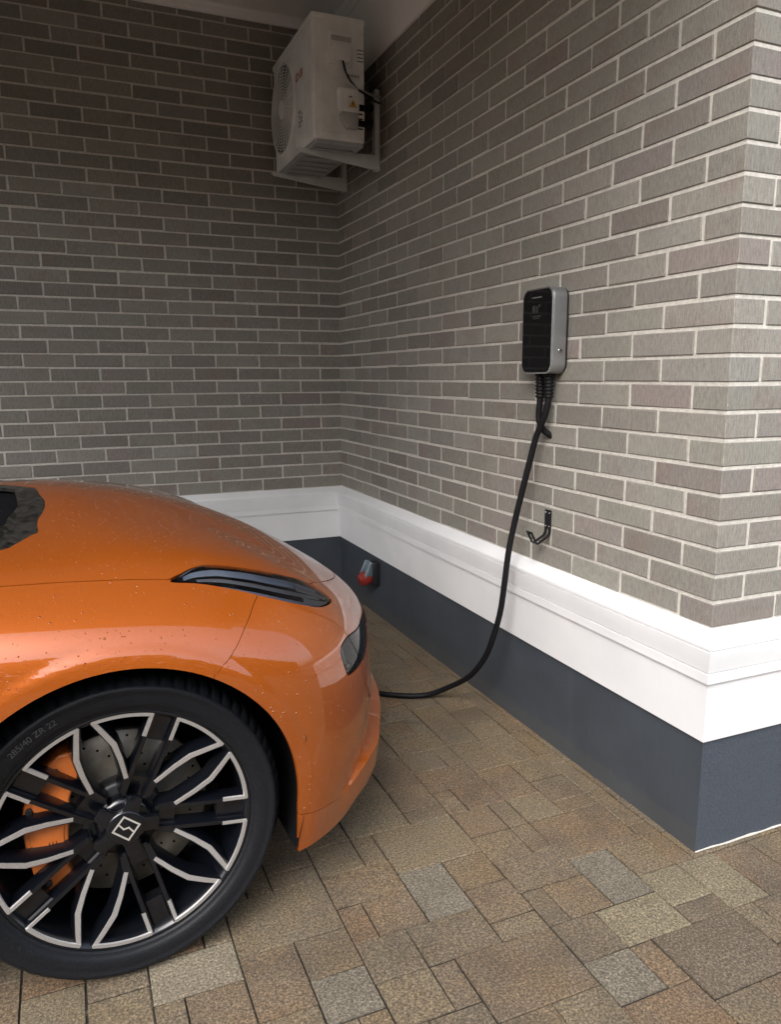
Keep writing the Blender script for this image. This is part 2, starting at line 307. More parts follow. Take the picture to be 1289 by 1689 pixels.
for j in range(J0, J1):
    for i in range(I0, I1):
        if (i, j) in occ: continue
        for w, h in rp.sample(SIZES, len(SIZES)) + [(2, 1), (1, 2), (1, 1)]:
            cells = {(a, b) for a in range(i, i + w) for b in range(j, j + h)}
            if not cells & occ:
                occ |= cells; pav.append((i, i + w, j, j + h)); break
pav = [p for p in pav if not behind_wall(*p)]
GAP = .0023
def paver_geo(w, h, rnd):
    # top with chamfered, slightly wobbling edges, four sides
    a, b = w * U / 2 - GAP, h * U / 2 - GAP; c = .0014; V = []
    for z, k in ((-.05, 0), (-.002, 0), (0, c)):
        for sx, sy in ((-1, -1), (1, -1), (1, 1), (-1, 1)):
            V.append((sx * (a - k) + rnd.uniform(-.0012, .0012), sy * (b - k) + rnd.uniform(-.0012, .0012), z))
    F = [(8, 9, 10, 11)] + [(i + 4 * r, (i + 1) % 4 + 4 * r, (i + 1) % 4 + 4 * (r + 1), i + 4 * (r + 1)) for r in (0, 1) for i in range(4)]
    return V, F
centre = lambda p: (PX0 + (p[0] + p[1]) / 2 * U, PY0 + (p[2] + p[3]) / 2 * U, 0)
pav.sort(key=lambda p: -(screen_size(centre(p), 1) * ((p[1] - p[0]) * (p[3] - p[2])) ** .2 if not (centre(p)[0] < -1.05 and centre(p)[1] > -2.8) else -1))
paver_mesh = {}
joinV, joinF = [], []
for n, p in enumerate(pav):
    c = centre(p); w, h = p[1] - p[0], p[3] - p[2]; dz = rp.uniform(-.0014, .0014)
    if n < 290 and screen_size(c, 1) > 0:
        tone = TONE.get(p, 'paver_concrete'); key = (w, h, rp.randrange(3), tone)
        if key not in paver_mesh:
            V, F = paver_geo(w, h, rp); paver_mesh[key] = mesh_of('paver', V, F, M[tone])
        o = bpy.data.objects.new('paver', paver_mesh[key]); o.location = (c[0], c[1], dz); o.rotation_euler = (rp.uniform(-.002, .002), rp.uniform(-.002, .002), rp.uniform(-.004, .004)); link(o, pavement)
    else:
        V, F = paver_geo(w, h, rp); k = len(joinV); joinV += [(v[0] + c[0], v[1] + c[1], v[2] + dz) for v in V]; joinF += [tuple(i + k for i in f) for f in F]
tag(obj('paver_field', joinV, joinF, M['paver_concrete_joined'], pavement), kind='stuff')

# ------------------------------------------------------------------ brick walls with moulded white band and slate plinth
LEDGE = .657; H = .07268; HS = .125; JT = .0052
ROWS_BACK, ROWS_SIDE = 36, 32
SIDE_TOP = 2.897; BACK_TOP = 3.233; CEIL = 3.277
def brick_geo(L, hgt, rnd):
    a, b, c = L / 2, hgt / 2, .0022; V = []
    for y, k in ((.09, 0), (c, 0), (0, c)):
        for sx, sz in ((-1, -1), (1, -1), (1, 1), (-1, 1)):
            V.append((sx * (a - k) + rnd.uniform(-.0018, .0018), y, sz * (b - k) + rnd.uniform(-.0018, .0018)))
    F = [(8, 9, 10, 11)] + [(i + 4 * r, (i + 1) % 4 + 4 * r, (i + 1) % 4 + 4 * (r + 1), i + 4 * (r + 1)) for r in (0, 1) for i in range(4)]
    return V, F
def corner_brick_geo(lx, ly, hgt):
    bm = bmesh.new(); add_box(bm, (0, 0, -hgt / 2), (lx, ly, hgt / 2), .002)
    bmesh.ops.triangulate(bm, faces=bm.faces); V = [tuple(v.co) for v in bm.verts]; bm.verts.index_update()
    F = [tuple(v.index for v in f.verts) for f in bm.faces]; bm.free(); return V, F
rb = random.Random(5); brick_mesh = {}
def lay(wall, items):
    # items: (key, centre, rotation z, length, depth for corner bricks); the 300 that show largest become bricks of their own
    items.sort(key=lambda it: -screen_size(it[1], it[3]))
    JV, JF = [], []
    for n, (kind, c, rz, L, D) in enumerate(items):
        dx = rb.uniform(-.0012, .0012); hgt = H - 2 * JT
        c = (c[0] + (dx if rz else 0), c[1] + (0 if rz else dx), c[2] + rb.uniform(-.0008, .0008))
        var = rb.randrange(4); key = (kind, round(L, 4), round(D, 4), var)
        if key not in brick_mesh:
            g = corner_brick_geo(L, D, hgt) if kind == 'corner' else brick_geo(L, hgt, rb)
            brick_mesh[key] = (g, mesh_of('brick', g[0], g[1], M['brick_fired']))
        g, me = brick_mesh[key]
        if n < 296 and screen_size(c, 1) > 0:
            o = bpy.data.objects.new('brick', me); o.location = c; o.rotation_euler = (0, 0, rz); link(o, wall)
        else:
            R = Matrix.Rotation(rz, 3, 'Z'); k = len(JV)
            JV += [tuple(R @ Vector(v) + Vector(c)) for v in g[0]]; JF += [tuple(i + k for i in f) for f in g[1]]
    if JV: tag(obj('brickwork', JV, JF, M['brick_fired_joined'], wall), kind='stuff')
def sweep(name, prof, path, miters, mat, parent, close=False, smooth=False):
    V, F = [], []; n = len(prof)
    for p, m in zip(path, miters): V += [(p[0] + m[0] * d, p[1] + m[1] * d, z) for d, z in prof]
    for i in range(len(path) - 1):
        for k in range(n - 1): F.append((i * n + k, i * n + k + 1, (i + 1) * n + k + 1, (i + 1) * n + k))
    return obj(name, V, F, mat, parent, smooth)
PROF = [(-.02, .6575), (0, .657), (.040, .6305), (.0440, .627), (.0450, .622), (.0450, .6145), (.0415, .6138), (.0415, .6108), (.0440, .6095), (.0432, .597), (.0418, .583), (.0402, .570), (.0385, .557), (.0378, .549), (.0345, .5483), (.0345, .5448), (.0365, .5435), (.0355, .516), (.0320, .5152), (.0300, .5145), (.0300, .5105), (.0275, .5095), (.0210, .341), (.010, .3395)]
PLIN = [(.0125, .346), (.0120, -.04)]
XE, XL = 3.2, -6.0
# back wall
back_wall = empty('brick_wall', (0, 0, 0), label='dark brick back wall behind the orange car, under the ceiling trim', cat='wall', group='brick walls')
obj('mortar', [(XL, .0035, .3), (.05, .0035, .3), (.05, .0035, CEIL), (XL, .0035, CEIL), (XL, .20, .3), (.05, .20, .3), (.05, .20, CEIL), (XL, .20, CEIL)], [(0, 1, 2, 3), (7, 6, 5, 4), (0, 4, 5, 1), (3, 2, 6, 7), (0, 3, 7, 4)], M['mortar'], back_wall)
items = []
for k in range(ROWS_BACK):
    z = LEDGE + (k + .5) * H; x = .0021
    first = 2 if k % 2 == 0 else 1
    edges = [0.0] + [-(first + 2 * i) * HS + .0021 for i in range(0, 24)]
    for a, b in zip(edges, edges[1:]):
        ra = a - (JT if a < -.01 else -.004); rbb = b + JT
        if a < XL: break
        items.append(('plain', ((ra + rbb) / 2, 0, z), 0, ra - rbb, 0))
lay(back_wall, items)
sweep('moulding', PROF, [(0, 0), (XL, 0)], [(-1, -1), (0, -1)], M['white_render'], back_wall)
sweep('plinth', PLIN, [(0, 0), (XL, 0)], [(-1, -1), (0, -1)], M['slate_render'], back_wall)
# side wall with the projecting corner
side_wall = empty('brick_wall', (0, 0, 0), label='lighter grey brick side wall with projecting corner, carrying the charger', cat='wall', group='brick walls')
Z0, Z1 = .3, SIDE_TOP + .02
obj('mortar', [(.0035, .05, Z0), (.0035, -2.9965, Z0), (XE, -2.9965, Z0), (XE, .05, Z0), (.0035, .05, Z1), (.0035, -2.9965, Z1), (XE, -2.9965, Z1), (XE, .05, Z1)], [(0, 1, 5, 4), (1, 2, 6, 5), (2, 3, 7, 6), (4, 5, 6, 7)], M['mortar'], side_wall)
items = []
for k in range(ROWS_SIDE):
    z = LEDGE + (k + .5) * H
    if z + H / 2 > SIDE_TOP + .06: break
    even = k % 2 == 0; lx, ly = ((.2353 - JT, .125 - JT) if even else (.1103 - JT, .25 - JT))
    items.append(('corner', (0, -3.0, z), 0, lx, ly))
    edges = [-3 + HS * (1 if even else 2) + HS * 2 * i for i in range(13)]
    for a, b in zip(edges, edges[1:] + [9]):
        if a > -.02: break
        b = min(b, 0); aa, bb = a + JT, b - (JT if b < -.01 else -.004)
        if bb - aa < .01: continue
        items.append(('plain', (0, (aa + bb) / 2, z), -math.pi / 2, bb - aa, 0))
    ex = [(.2353 if even else .1103) + .25 * i for i in range(13)]
    for a, b in zip(ex, ex[1:]):
        if b > XE: break
        items.append(('plain', ((a + b) / 2, -3.0, z), 0, b - a - 2 * JT, 0))
lay(side_wall, items)
sweep('moulding', PROF, [(0, 0), (0, -3), (XE, -3)], [(-1, -1), (-1, -1), (0, -1)], M['white_render'], side_wall)
sweep('plinth', PLIN, [(0, 0), (0, -3)], [(-1, -1), (-1, -1)], M['slate_render'], side_wall)
pe = sweep('plinth', PLIN, [(0, -3), (XE, -3)], [(-1, -1), (0, -1)], M['slate_stipple'], side_wall); pe['label'] = 'stippled slate plinth on the end face'
bead = []
for i in range(60):
    x = -.012 + i * .03; bead.append((x, -3.0125 - .002 * rb.random(), .001 + .003 * rb.random()))
tube('sealant_bead', bead, [.0018 + .0026 * rb.random() for _ in bead], M['mortar'], side_wall, 6)

# ------------------------------------------------------------------ carport roof: ceiling, beam over the side wall, cornices, added outer beams
ROOF_Y = -3.5; RX = -4.1  # unseen roof edges, placed to shape light and reflections
tag(box('ceiling', (RX, ROOF_Y, CEIL), (.32, .35, CEIL + .25), M['ceiling_paint']), kind='structure')
tag(box('ceiling', (.324, -3.25, CEIL), (XE, .35, CEIL + .25), M['ceiling_paint']), kind='structure')  # unseen roof part, cut back so the fender mirrors sky
beam = tag(box('ceiling_beam', (-.014, ROOF_Y + .002, SIDE_TOP - .002), (.32, .34, CEIL + .002), M['ceiling_paint'], bevel=.002), kind='structure')
tag(box('ceiling_beam', (RX, ROOF_Y, SIDE_TOP - .004), (-.016, ROOF_Y + .30, CEIL + .002), M['ceiling_paint'], bevel=.002), kind='structure')  # unseen front beam, added to shade the upper walls
tag(box('ceiling_beam', (RX, ROOF_Y + .304, SIDE_TOP - .003), (RX + .30, -.05, CEIL + .002), M['ceiling_paint'], bevel=.002), kind='structure')  # unseen left beam, added with the front one for shade
CORN = [(.0, -.045), (.012, -.044), (.016, -.030), (.034, -.014), (.038, -.002), (.045, .001)]
tag(sweep('ceiling_cornice', [(d, CEIL + z) for d, z in CORN], [(-.014, 0), (RX, 0)], [(-1, -1), (0, -1)], M['ceiling_paint'], None), kind='structure')
tag(sweep('ceiling_cornice', [(d, CEIL + z) for d, z in CORN], [(-.014, 0), (-.014, ROOF_Y)], [(-1, -1), (-1, 0)], M['ceiling_paint'], None), kind='structure')

# unseen hedges added behind the camera to shade the low sky and be mirrored
rh = random.Random(3)
def shade_hedge(x0, x1, y0, y1, z0, z1, n):
    V, F = [], []
    for _ in range(n):
        c = Vector((rh.uniform(x0, x1), rh.uniform(y0, y1), z0 + (z1 - z0) * rh.random() ** .8)); a = Vector((rh.uniform(-1, 1), rh.uniform(-1, 1), rh.uniform(-.6, 1))).normalized(); b = a.orthogonal().normalized(); d = a.cross(b); r = rh.uniform(.09, .18); k = len(V)
        V += [c - b * r, c + d * r * .5, c + b * r, c - d * r * .5]; F.append((k, k + 1, k + 2, k + 3))
    return V, F
V, F = shade_hedge(-16, .8, -10.2, -8.9, 0, 3.7, 20000); tag(obj('shade_hedge', V, F, M['shade_hedge_leaf']), kind='stuff')
V, F = shade_hedge(.8, 14, -10.2, -8.9, 0, 2.3, 8000); tag(obj('shade_hedge', V, F, M['shade_hedge_leaf']), kind='stuff')
V, F = shade_hedge(-11.5, -10.2, -9, 1, 0, 2.6, 6000); tag(obj('shade_hedge', V, F, M['shade_hedge_leaf']), kind='stuff')
# ------------------------------------------------------------------ air conditioner condenser on wall brackets
ac = empty('air_conditioner', (-.26, -.45, 2.44), label='white air conditioner condenser on wall brackets under the ceiling', cat='air conditioner')
def rel(parent, o): o.location = Vector(o.location) - Vector(parent.location); return o
class At:
    """build parts in world coordinates under an unrotated parent"""
    def __init__(s, parent): s.p = parent
    def __call__(s, o): o.parent = s.p; o.matrix_parent_inverse = Matrix.Translation(s.p.location).inverted(); return o
A = At(ac); AX0, AX1, AY0, AY1, AZ0, AZ1 = -.39, -.133, -.80, -.095, 2.442, 2.98
A(box('casing', (AX0, AY0, AZ0), (AX1, AY1, AZ1), M['unit_white'], None, .012, 3, True))
A(box('lid', (AX0 - .004, AY0 - .004, AZ1 - .022), (AX1 + .002, AY1 + .004, AZ1 + .006), M['unit_white'], None, .006, 2, True))
A(box('base_pan', (AX0 + .008, AY0 + .008, AZ0 - .018), (AX1 - .006, AY1 - .008, AZ0 + .004), M['galvanised'], None, .004, 1))
bm = bmesh.new()
for i in range(7):
    y = AY0 + .08 + i * .085; add_box(bm, (AX0 + .03, y, AZ0 - .026), (AX1 - .03, y + .03, AZ0 - .0185), .003)
A(bm_obj('base_ribs', bm, M['galvanised']))
# fan grille on the front face (towards the drive)
GC, GRD = (-.278, 2.715), .212
V, F = [], []
for k in range(48):
    a = 2 * math.pi * k / 48
    for r, x in ((GRD + .016, AX0 - .0005), (GRD + .008, AX0 - .008), (GRD, AX0 - .008), (GRD, AX0 - .001)): V.append((x, GC[0] + r * math.cos(a), GC[1] + r * math.sin(a)))
for k in range(48):
    j = (k + 1) % 48
    for i in range(3): F.append((k * 4 + i, k * 4 + i + 1, j * 4 + i + 1, j * 4 + i))
A(obj('grille_ring', V, F, M['unit_white'], None, True))
V = [(AX0 - .0012, GC[0], GC[1])] + [(AX0 - .0012, GC[0] + GRD * math.cos(2 * math.pi * k / 48), GC[1] + GRD * math.sin(2 * math.pi * k / 48)) for k in range(48)]
A(obj('fan_opening', V, [(0, k + 1, (k + 1) % 48 + 1) for k in range(48)], M['fan_dark']))
V, F = [], []
for b_ in range(3):
    for i in range(13):
        a = 2 * math.pi * b_ / 3 + i / 12 * 1.35; n0 = len(V)
        V += [(AX0 - .0016 - .002 * i / 12, GC[0] + r * math.cos(a + (r * 2.2)), GC[1] + r * math.sin(a + (r * 2.2))) for r in (.05, .12, .195)]
        if i: F += [(n0 - 3 + k, n0 - 2 + k, n0 + 1 + k, n0 + k) for k in range(2)]
A(obj('fan_blades', V, F, M['fan_blade'], None, True))
GV, GF = [], []
def addgeo(g):
    k = len(GV); GV.extend(g[0]); GF.extend([tuple(i + k for i in f) for f in g[1]])
for i in range(12):
    r = .045 + i * .0148; addgeo(tube_geo([(AX0 - .009, GC[0] + r * math.cos(2 * math.pi * k / 40), GC[1] + r * math.sin(2 * math.pi * k / 40)) for k in range(41)], .0022, 5, False))
for i in range(20):
    a = 2 * math.pi * i / 20; addgeo(tube_geo([(AX0 - .008, GC[0] + r * math.cos(a + (r - .04) * 1.6), GC[1] + r * math.sin(a + (r - .04) * 1.6)) for r in (.04, .1, .16, .212)], .0022, 5))
gr = A(obj('fan_grille', GV, GF, M['unit_white'], None, True)); tag(gr, kind='stuff')
A(prism('fan_cap', [(GC[0] + .046 * math.cos(k * math.pi / 12), GC[1] + .046 * math.sin(k * math.pi / 12)) for k in range(24)], 'x', AX0 - .014, AX0 - .006, M['unit_white'], None, .003))
A(box('front_panel', (AX0 - .004, AY0 + .014, AZ0 + .02), (AX0 + .002, -.52, AZ1 - .03), M['unit_white'], None, .002, 1))
# red brand mark and dark lettering, flat print on the front
V, F = [], []
for i, (y0, y1, z0, z1) in enumerate(((-.548, -.534, 2.762, 2.800), (-.572, -.552, 2.764, 2.772), (-.572, -.566, 2.764, 2.800), (-.572, -.552, 2.792, 2.800), (-.596, -.578, 2.780, 2.787), (-.596, -.590, 2.764, 2.800), (-.620, -.602, 2.764, 2.771), (-.620, -.614, 2.764, 2.800), (-.640, -.624, 2.764, 2.800))):
    k = len(V); V += [(AX0 - .0048, y0, z0), (AX0 - .0048, y1, z0), (AX0 - .0048, y1, z1), (AX0 - .0048, y0, z1)]; F.append((k, k + 1, k + 2, k + 3))
A(obj('brand_mark', V, F, M['red_print']))
V, F = [], []
for i in range(5):
    for j in range(3):
        if (i * 7 + j * 3) % 4 == 0: continue
        y, z = -.628 + j * .022, 2.545 + i * .016; k = len(V)
        V += [(AX0 - .0048, y, z), (AX0 - .0048, y + .015, z), (AX0 - .0048, y + .015, z + .010), (AX0 - .0048, y, z + .010)]; F.append((k, k + 1, k + 2, k + 3))
A(obj('lettering', V, F, M['black_print']))
# service end (towards the photographer)
A(box('end_panel', (-.354, AY0 - .003, 2.468), (AX1 - .004, AY0 + .004, 2.966), M['unit_white'], None, .0015, 1))
A(box('handle_plate', (-.320, AY0 - .012, 2.770), (-.195, AY0, 2.912), M['unit_white'], None, .004, 2, True))
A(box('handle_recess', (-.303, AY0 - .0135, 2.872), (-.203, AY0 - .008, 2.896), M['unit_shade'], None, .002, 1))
A(prism('handle_cover', [(-.308, 2.862), (-.204, 2.862), (-.204, 2.80), (-.222, 2.782), (-.292, 2.782), (-.308, 2.80)], 'y', AY0 - .028, AY0 - .011, M['unit_white'], None, .006))
A(box('valve_cover', (-.280, AY0 - .045, 2.560), (-.176, AY0 + .001, 2.668), M['unit_white'], None, .012, 3, True))
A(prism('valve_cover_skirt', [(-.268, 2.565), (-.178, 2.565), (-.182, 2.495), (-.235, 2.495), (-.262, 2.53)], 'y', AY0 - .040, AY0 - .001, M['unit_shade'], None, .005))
bm = bmesh.new()
for i in range(4): add_box(bm, (-.172, AY0 - .004, 2.50 + i * .022), (-.146, AY0 - .0025, 2.507 + i * .022))
for i in range(4): add_box(bm, (-.172, AY0 - .004, 2.80 + i * .016), (-.140, AY0 - .0025, 2.804 + i * .016))
tag(A(bm_obj('vent_slots', bm, M['fan_dark'])), kind='stuff')
def flat(name, x0, x1, z0, z1, y, mat): return A(obj(name, [(x0, y, z0), (x1, y, z0), (x1, y, z1), (x0, y, z1)], [(0, 1, 2, 3)], M[mat]))
flat('rating_label', -.236, -.158, 2.718, 2.744, AY0 - .0036, 'label_white')
V, F = [], []
for i in range(14):
    k = len(V); x = -.231 + i * .005; V += [(x, AY0 - .0040, 2.728), (x + .0015 + .002 * (i % 3 == 0), AY0 - .0040, 2.728), (x + .0015 + .002 * (i % 3 == 0), AY0 - .0040, 2.738), (x, AY0 - .0040, 2.738)]; F.append((k, k + 1, k + 2, k + 3))
A(obj('barcode', V, F, M['black_print']))
wl = flat('warning_label', -.236, -.180, 2.577, 2.634, AY0 - .0456, 'label_white')
A(obj('warning_triangle', [(-.231, AY0 - .0462, 2.582), (-.190, AY0 - .0462, 2.582), (-.2105, AY0 - .0462, 2.616)], [(0, 1, 2)], M['yellow_print']))
A(obj('warning_bolt', [(-.2115, AY0 - .0466, 2.604), (-.206, AY0 - .0466, 2.604), (-.2085, AY0 - .0466, 2.597), (-.205, AY0 - .0466, 2.597), (-.2125, AY0 - .0466, 2.586), (-.2105, AY0 - .0466, 2.594), (-.214, AY0 - .0466, 2.594)], [(0, 1, 2, 3, 4, 5, 6)], M['black_print']))
flat('warning_text', -.230, -.214, 2.624, 2.629, AY0 - .0462, 'black_print')
A(tube('power_cable', spline([(-.262, -.822, 2.79), (-.260, -.832, 2.765), (-.250, -.836, 2.73), (-.225, -.84, 2.69), (-.19, -.842, 2.668), (-.14, -.82, 2.665), (-.08, -.76, 2.678), (-.02, -.70, 2.70), (.0, -.68, 2.705)], 6), .0052, M['wire_grey'], None, 8))
A(tube('power_cable', spline([(-.252, -.822, 2.79), (-.248, -.830, 2.765), (-.238, -.834, 2.73), (-.213, -.838, 2.692), (-.18, -.840, 2.664), (-.13, -.815, 2.655), (-.07, -.75, 2.66), (-.01, -.69, 2.67)], 6), .0045, M['cable_rubber'], None, 8))
for zz in (2.60, 2.53): A(tube('refrigerant_pipe', spline([(-.19, -.80, zz), (-.13, -.79, zz), (-.10, -.74, zz + .02), (-.06, -.66, zz + .05), (.005, -.60, zz + .08)], 6), .017, M['cable_rubber'], None, 10))
A(box('back_shade', (AX1 - .004, AY0 + .03, AZ0 + .03), (AX1 + .012, AY1 - .02, AZ1 - .03), M['black_trim'], None, .004, 1))  # black slab: shade behind the unit put into its colour
for by in (-.668, -.178):
    nm = A(prism('bracket_arm', [(-.003, 2.362), (-.003, 2.430), (-.035, 2.432), (-.43, 2.424), (-.432, 2.412), (-.425, 2.408), (-.045, 2.362)], 'y', by - .0065, by + .0025, M['bracket_white'], None, .0015, 1))
    A(box('bracket_flange', (-.43, by - .004, 2.4245), (-.035, by + .034, 2.4285), M['bracket_white'], None))
    A(box('bracket_upright', (-.030, by - .004, 2.36), (-.002, by + .034, 2.74), M['bracket_white'], None, .002, 1))
    for fx in (-.35, -.18):
        A(tube('rubber_foot', [(fx, by + .016, 2.428), (fx, by + .016, 2.436), (fx, by + .016, 2.4405)], [.018, .016, .017], M['cable_rubber'], None, 10))
    A(tube('bolt', [(-.033, by + .016, 2.70), (-.022, by + .016, 2.70)], .008, M['steel'], None, 6))

# ------------------------------------------------------------------ wall charger
CY, CZ, CT = -2.222, 1.482, .066
charger = empty('wall_charger', (0, CY, CZ), label='black glass and silver car charger mounted on the brick side wall', cat='charger')
B = At(charger)
def slab(name, w, h, r, x0, x1, mat, bev=0, seg=3):
    return B(prism(name, [(CY + a, CZ + b_) for a, b_ in rounded_rect(w, h, r, 8)], 'x', x0, x1, M[mat], None, bev, seg))
slab('back_plate', .172, .276, .030, -.010, -.001, 'black_trim')
slab('housing', .180, .284, .034, -CT + .003, -.0098, 'charger_silver', .003)
slab('front_rim', .1802, .2842, .0342, -CT - .0012, -CT + .004, 'charger_edge', .0015, 2)
slab('front_glass', .170, .274, .030, -CT - .0026, -CT - .0008, 'charger_glass', .0008, 1)
V, F = [], []
x_ = .030
for wd_ in (.0030, .0018, .0042, .0026, .0034, .0014, .0040, .0022, .0036, .0028, .0038):
    y0_, y1_ = x_, x_ - wd_; x_ -= wd_ + .0022; hh_ = .0022 if wd_ > .002 else .0012; k = len(V)
    V += [(-CT - .0031, CY + y0_, CZ + .112 - hh_), (-CT - .0031, CY + y1_, CZ + .112 - hh_), (-CT - .0031, CY + y1_, CZ + .112 + hh_), (-CT - .0031, CY + y0_, CZ + .112 + hh_)]; F.append((k, k + 1, k + 2, k + 3))
B(obj('brand_line', V, F, M['charger_print']))
V, F = [], []
for (y0, y1, z0, z1) in ((.028, .010, .086, .062), (.006, -.006, .083, .062), (-.010, -.020, .088, .080), (.030, -.024, .052, .0475), (.026, -.018, .0445, .0415)):
    k = len(V); V += [(-CT - .0031, CY + y0, CZ + z1), (-CT - .0031, CY + y1, CZ + z1), (-CT - .0031, CY + y1, CZ + z0), (-CT - .0031, CY + y0, CZ + z0)]; F.append((k, k + 1, k + 2, k + 3))
B(obj('display_glyphs', V, F, M['screen_print']))
B(tube('lock_button', [(-.034, CY - .088, CZ - .066), (-.034, CY - .0925, CZ - .066), (-.034, CY - .0935, CZ - .066)], [.0085, .0085, .006], M['steel'], None, 16))
B(tube('lock_slot', [(-.034, CY - .0932, CZ - .066), (-.034, CY - .0942, CZ - .066)], .0035, M['black_trim'], None, 10))
for gy in (-2.206, -2.256):
    pr, pts = [], []
    for i in range(29):
        z = 1.342 - i * .0030; pts.append((-.035, gy, z)); pr.append((.0195 if i < 4 else .0165 - .00007 * i) + (.0026 if (i // 2) % 2 else -.0012) * (i > 3))
    B(tube('cable_gland', pts, pr, M['cable_rubber'], None, 16))
# ------------------------------------------------------------------ cables
path = spline([(-.035, -2.256, 1.275), (-.036, -2.256, 1.24), (-.042, -2.243, 1.188), (-.05, -2.212, 1.123), (-.06, -2.192, 1.037), (-.072, -2.166, .924), (-.085, -2.143, .811), (-.10, -2.130, .697), (-.11, -2.119, .556), (-.115, -2.105, .459), (-.125, -2.077, .357), (-.135, -2.031, .256), (-.152, -1.943, .15), (-.188, -1.834, .068), (-.255, -1.765, .018), (-.355, -1.717, .0135), (-.452, -1.627, .0135), (-.53, -1.45, .0135), (-.60, -1.15, .0135), (-.75, -.86, .0135), (-1.0, -.74, .0135), (-1.2, -.72, .05), (-1.3, -.76, .40), (-1.36, -.86, .66), (-1.38, -.955, .72)], 8)
cable = tag(tube('charging_cable', path, .0112, M['cable_rubber'], None, 14), 'thick black charging cable hanging from the charger down to the paving', 'cable')
tube('plug', [(-1.36, -.86, .66), (-1.37, -.90, .69), (-1.385, -.985, .735)], [.018, .028, .030], M['black_trim'], cable, 14)
stub = tag(tube('supply_cable', spline([(-.035, -2.206, 1.275), (-.035, -2.205, 1.235), (-.036, -2.2025, 1.21), (-.034, -2.2035, 1.178), (-.027, -2.210, 1.155), (-.014, -2.216, 1.138), (.008, -2.226, 1.122)], 8), .0112, M['cable_rubber'], None, 12), 'short black supply cable curving from the charger into the bricks', 'cable')
# ------------------------------------------------------------------ cable hook
hy = -2.232
hook = empty('cable_hook', (0, hy, .80), label='black steel cable hook screwed to the wall below the charger', cat='hook')
C = At(hook)
def strap(name, prof, th, w0, w1):
    # folded steel strap following prof (x,z) in a plane, width in y
    V, F = [], []; n = len(prof)
    for i, p in enumerate(prof):
        a = Vector(prof[max(i - 1, 0)]); b_ = Vector(prof[min(i + 1, n - 1)]); d = (b_ - a).normalized(); nrm = Vector((-d.y, d.x)) * th / 2
        for y in (w0, w1):
            V += [(p[0] + nrm.x, hy + y, p[1] + nrm.y), (p[0] - nrm.x, hy + y, p[1] - nrm.y)]
    for i in range(n - 1):
        k = i * 4; F += [(k, k + 4, k + 6, k + 2), (k + 1, k + 3, k + 7, k + 5), (k, k + 1, k + 5, k + 4), (k + 2, k + 6, k + 7, k + 3)]
    F += [(0, 2, 3, 1), (4 * n - 4, 4 * n - 3, 4 * n - 1, 4 * n - 2)]
    return C(obj(name, V, F, M['hook_black']))
strap('hook_plate', [(-.003, .862), (-.003, .795)], .004, -.018, .018)
for y0, y1 in ((-.018, -.007), (.007, .018)):
    strap('hook_rail', [(-.003, .797), (-.0035, .780), (-.012, .768), (-.050, .745), (-.056, .744), (-.060, .749), (-.078, .783)], .004, y0, y1)
strap('hook_tip', [(-.0775, .782), (-.081, .789)], .004, -.018, .018)
strap('hook_bridge', [(-.048, .7462), (-.056, .7438), (-.061, .7505)], .0044, -.0068, .0068)
for y in (-.011, .011):
    for z in (.852, .803): C(tube('screw', [(-.0052, hy + y, z), (-.0068, hy + y, z)], .0036, M['steel'], None, 8))
# ------------------------------------------------------------------ industrial socket on the plinth
sock = empty('industrial_socket', (-.012, -.62, .25), label='red and blue industrial power socket on the dark plinth past the car nose', cat='socket')
D = At(sock)
D(box('mounting_box', (-.058, -.665, .185), (-.012, -.575, .315), M['black_trim'], None, .006, 2, True))
D(prism('lid', [(-.055, .240), (-.090, .240), (-.098, .248), (-.066, .312), (-.055, .318)], 'y', -.66, -.58, M['socket_blue'], None, .004))
D(prism('lid_edge', [(-.088, .2385), (-.101, .2445), (-.069, .3155), (-.062, .318)], 'y', -.664, -.645, M['socket_pale'], None, .002, 1))
D(prism('lid_edge', [(-.088, .2385), (-.101, .2445), (-.069, .3155), (-.062, .318)], 'y', -.595, -.576, M['socket_pale'], None, .002, 1))
cyl = []
V, F = tube_geo([(-.05, -.62, .232), (-.085, -.62, .222), (-.098, -.62, .217), (-.099, -.62, .2165), (-.118, -.62, .210), (-.119, -.62, .2095)], [.041, .041, .041, .034, .034, .028], 28)
D(obj('socket_body', V, F, M['socket_red'], None, True))
D(prism('lid_latch', [(-.085, .262), (-.122, .240), (-.124, .226), (-.112, .228), (-.085, .245)], 'y', -.632, -.608, M['socket_red'], None, .003))
# ------------------------------------------------------------------ the car
YAW = math.radians(2.34); CARO = (-1.5487, -1.9608, 0)
car = empty('parked_car', CARO, YAW, label='orange car with black and silver alloy wheels parked beside the wall', cat='car')
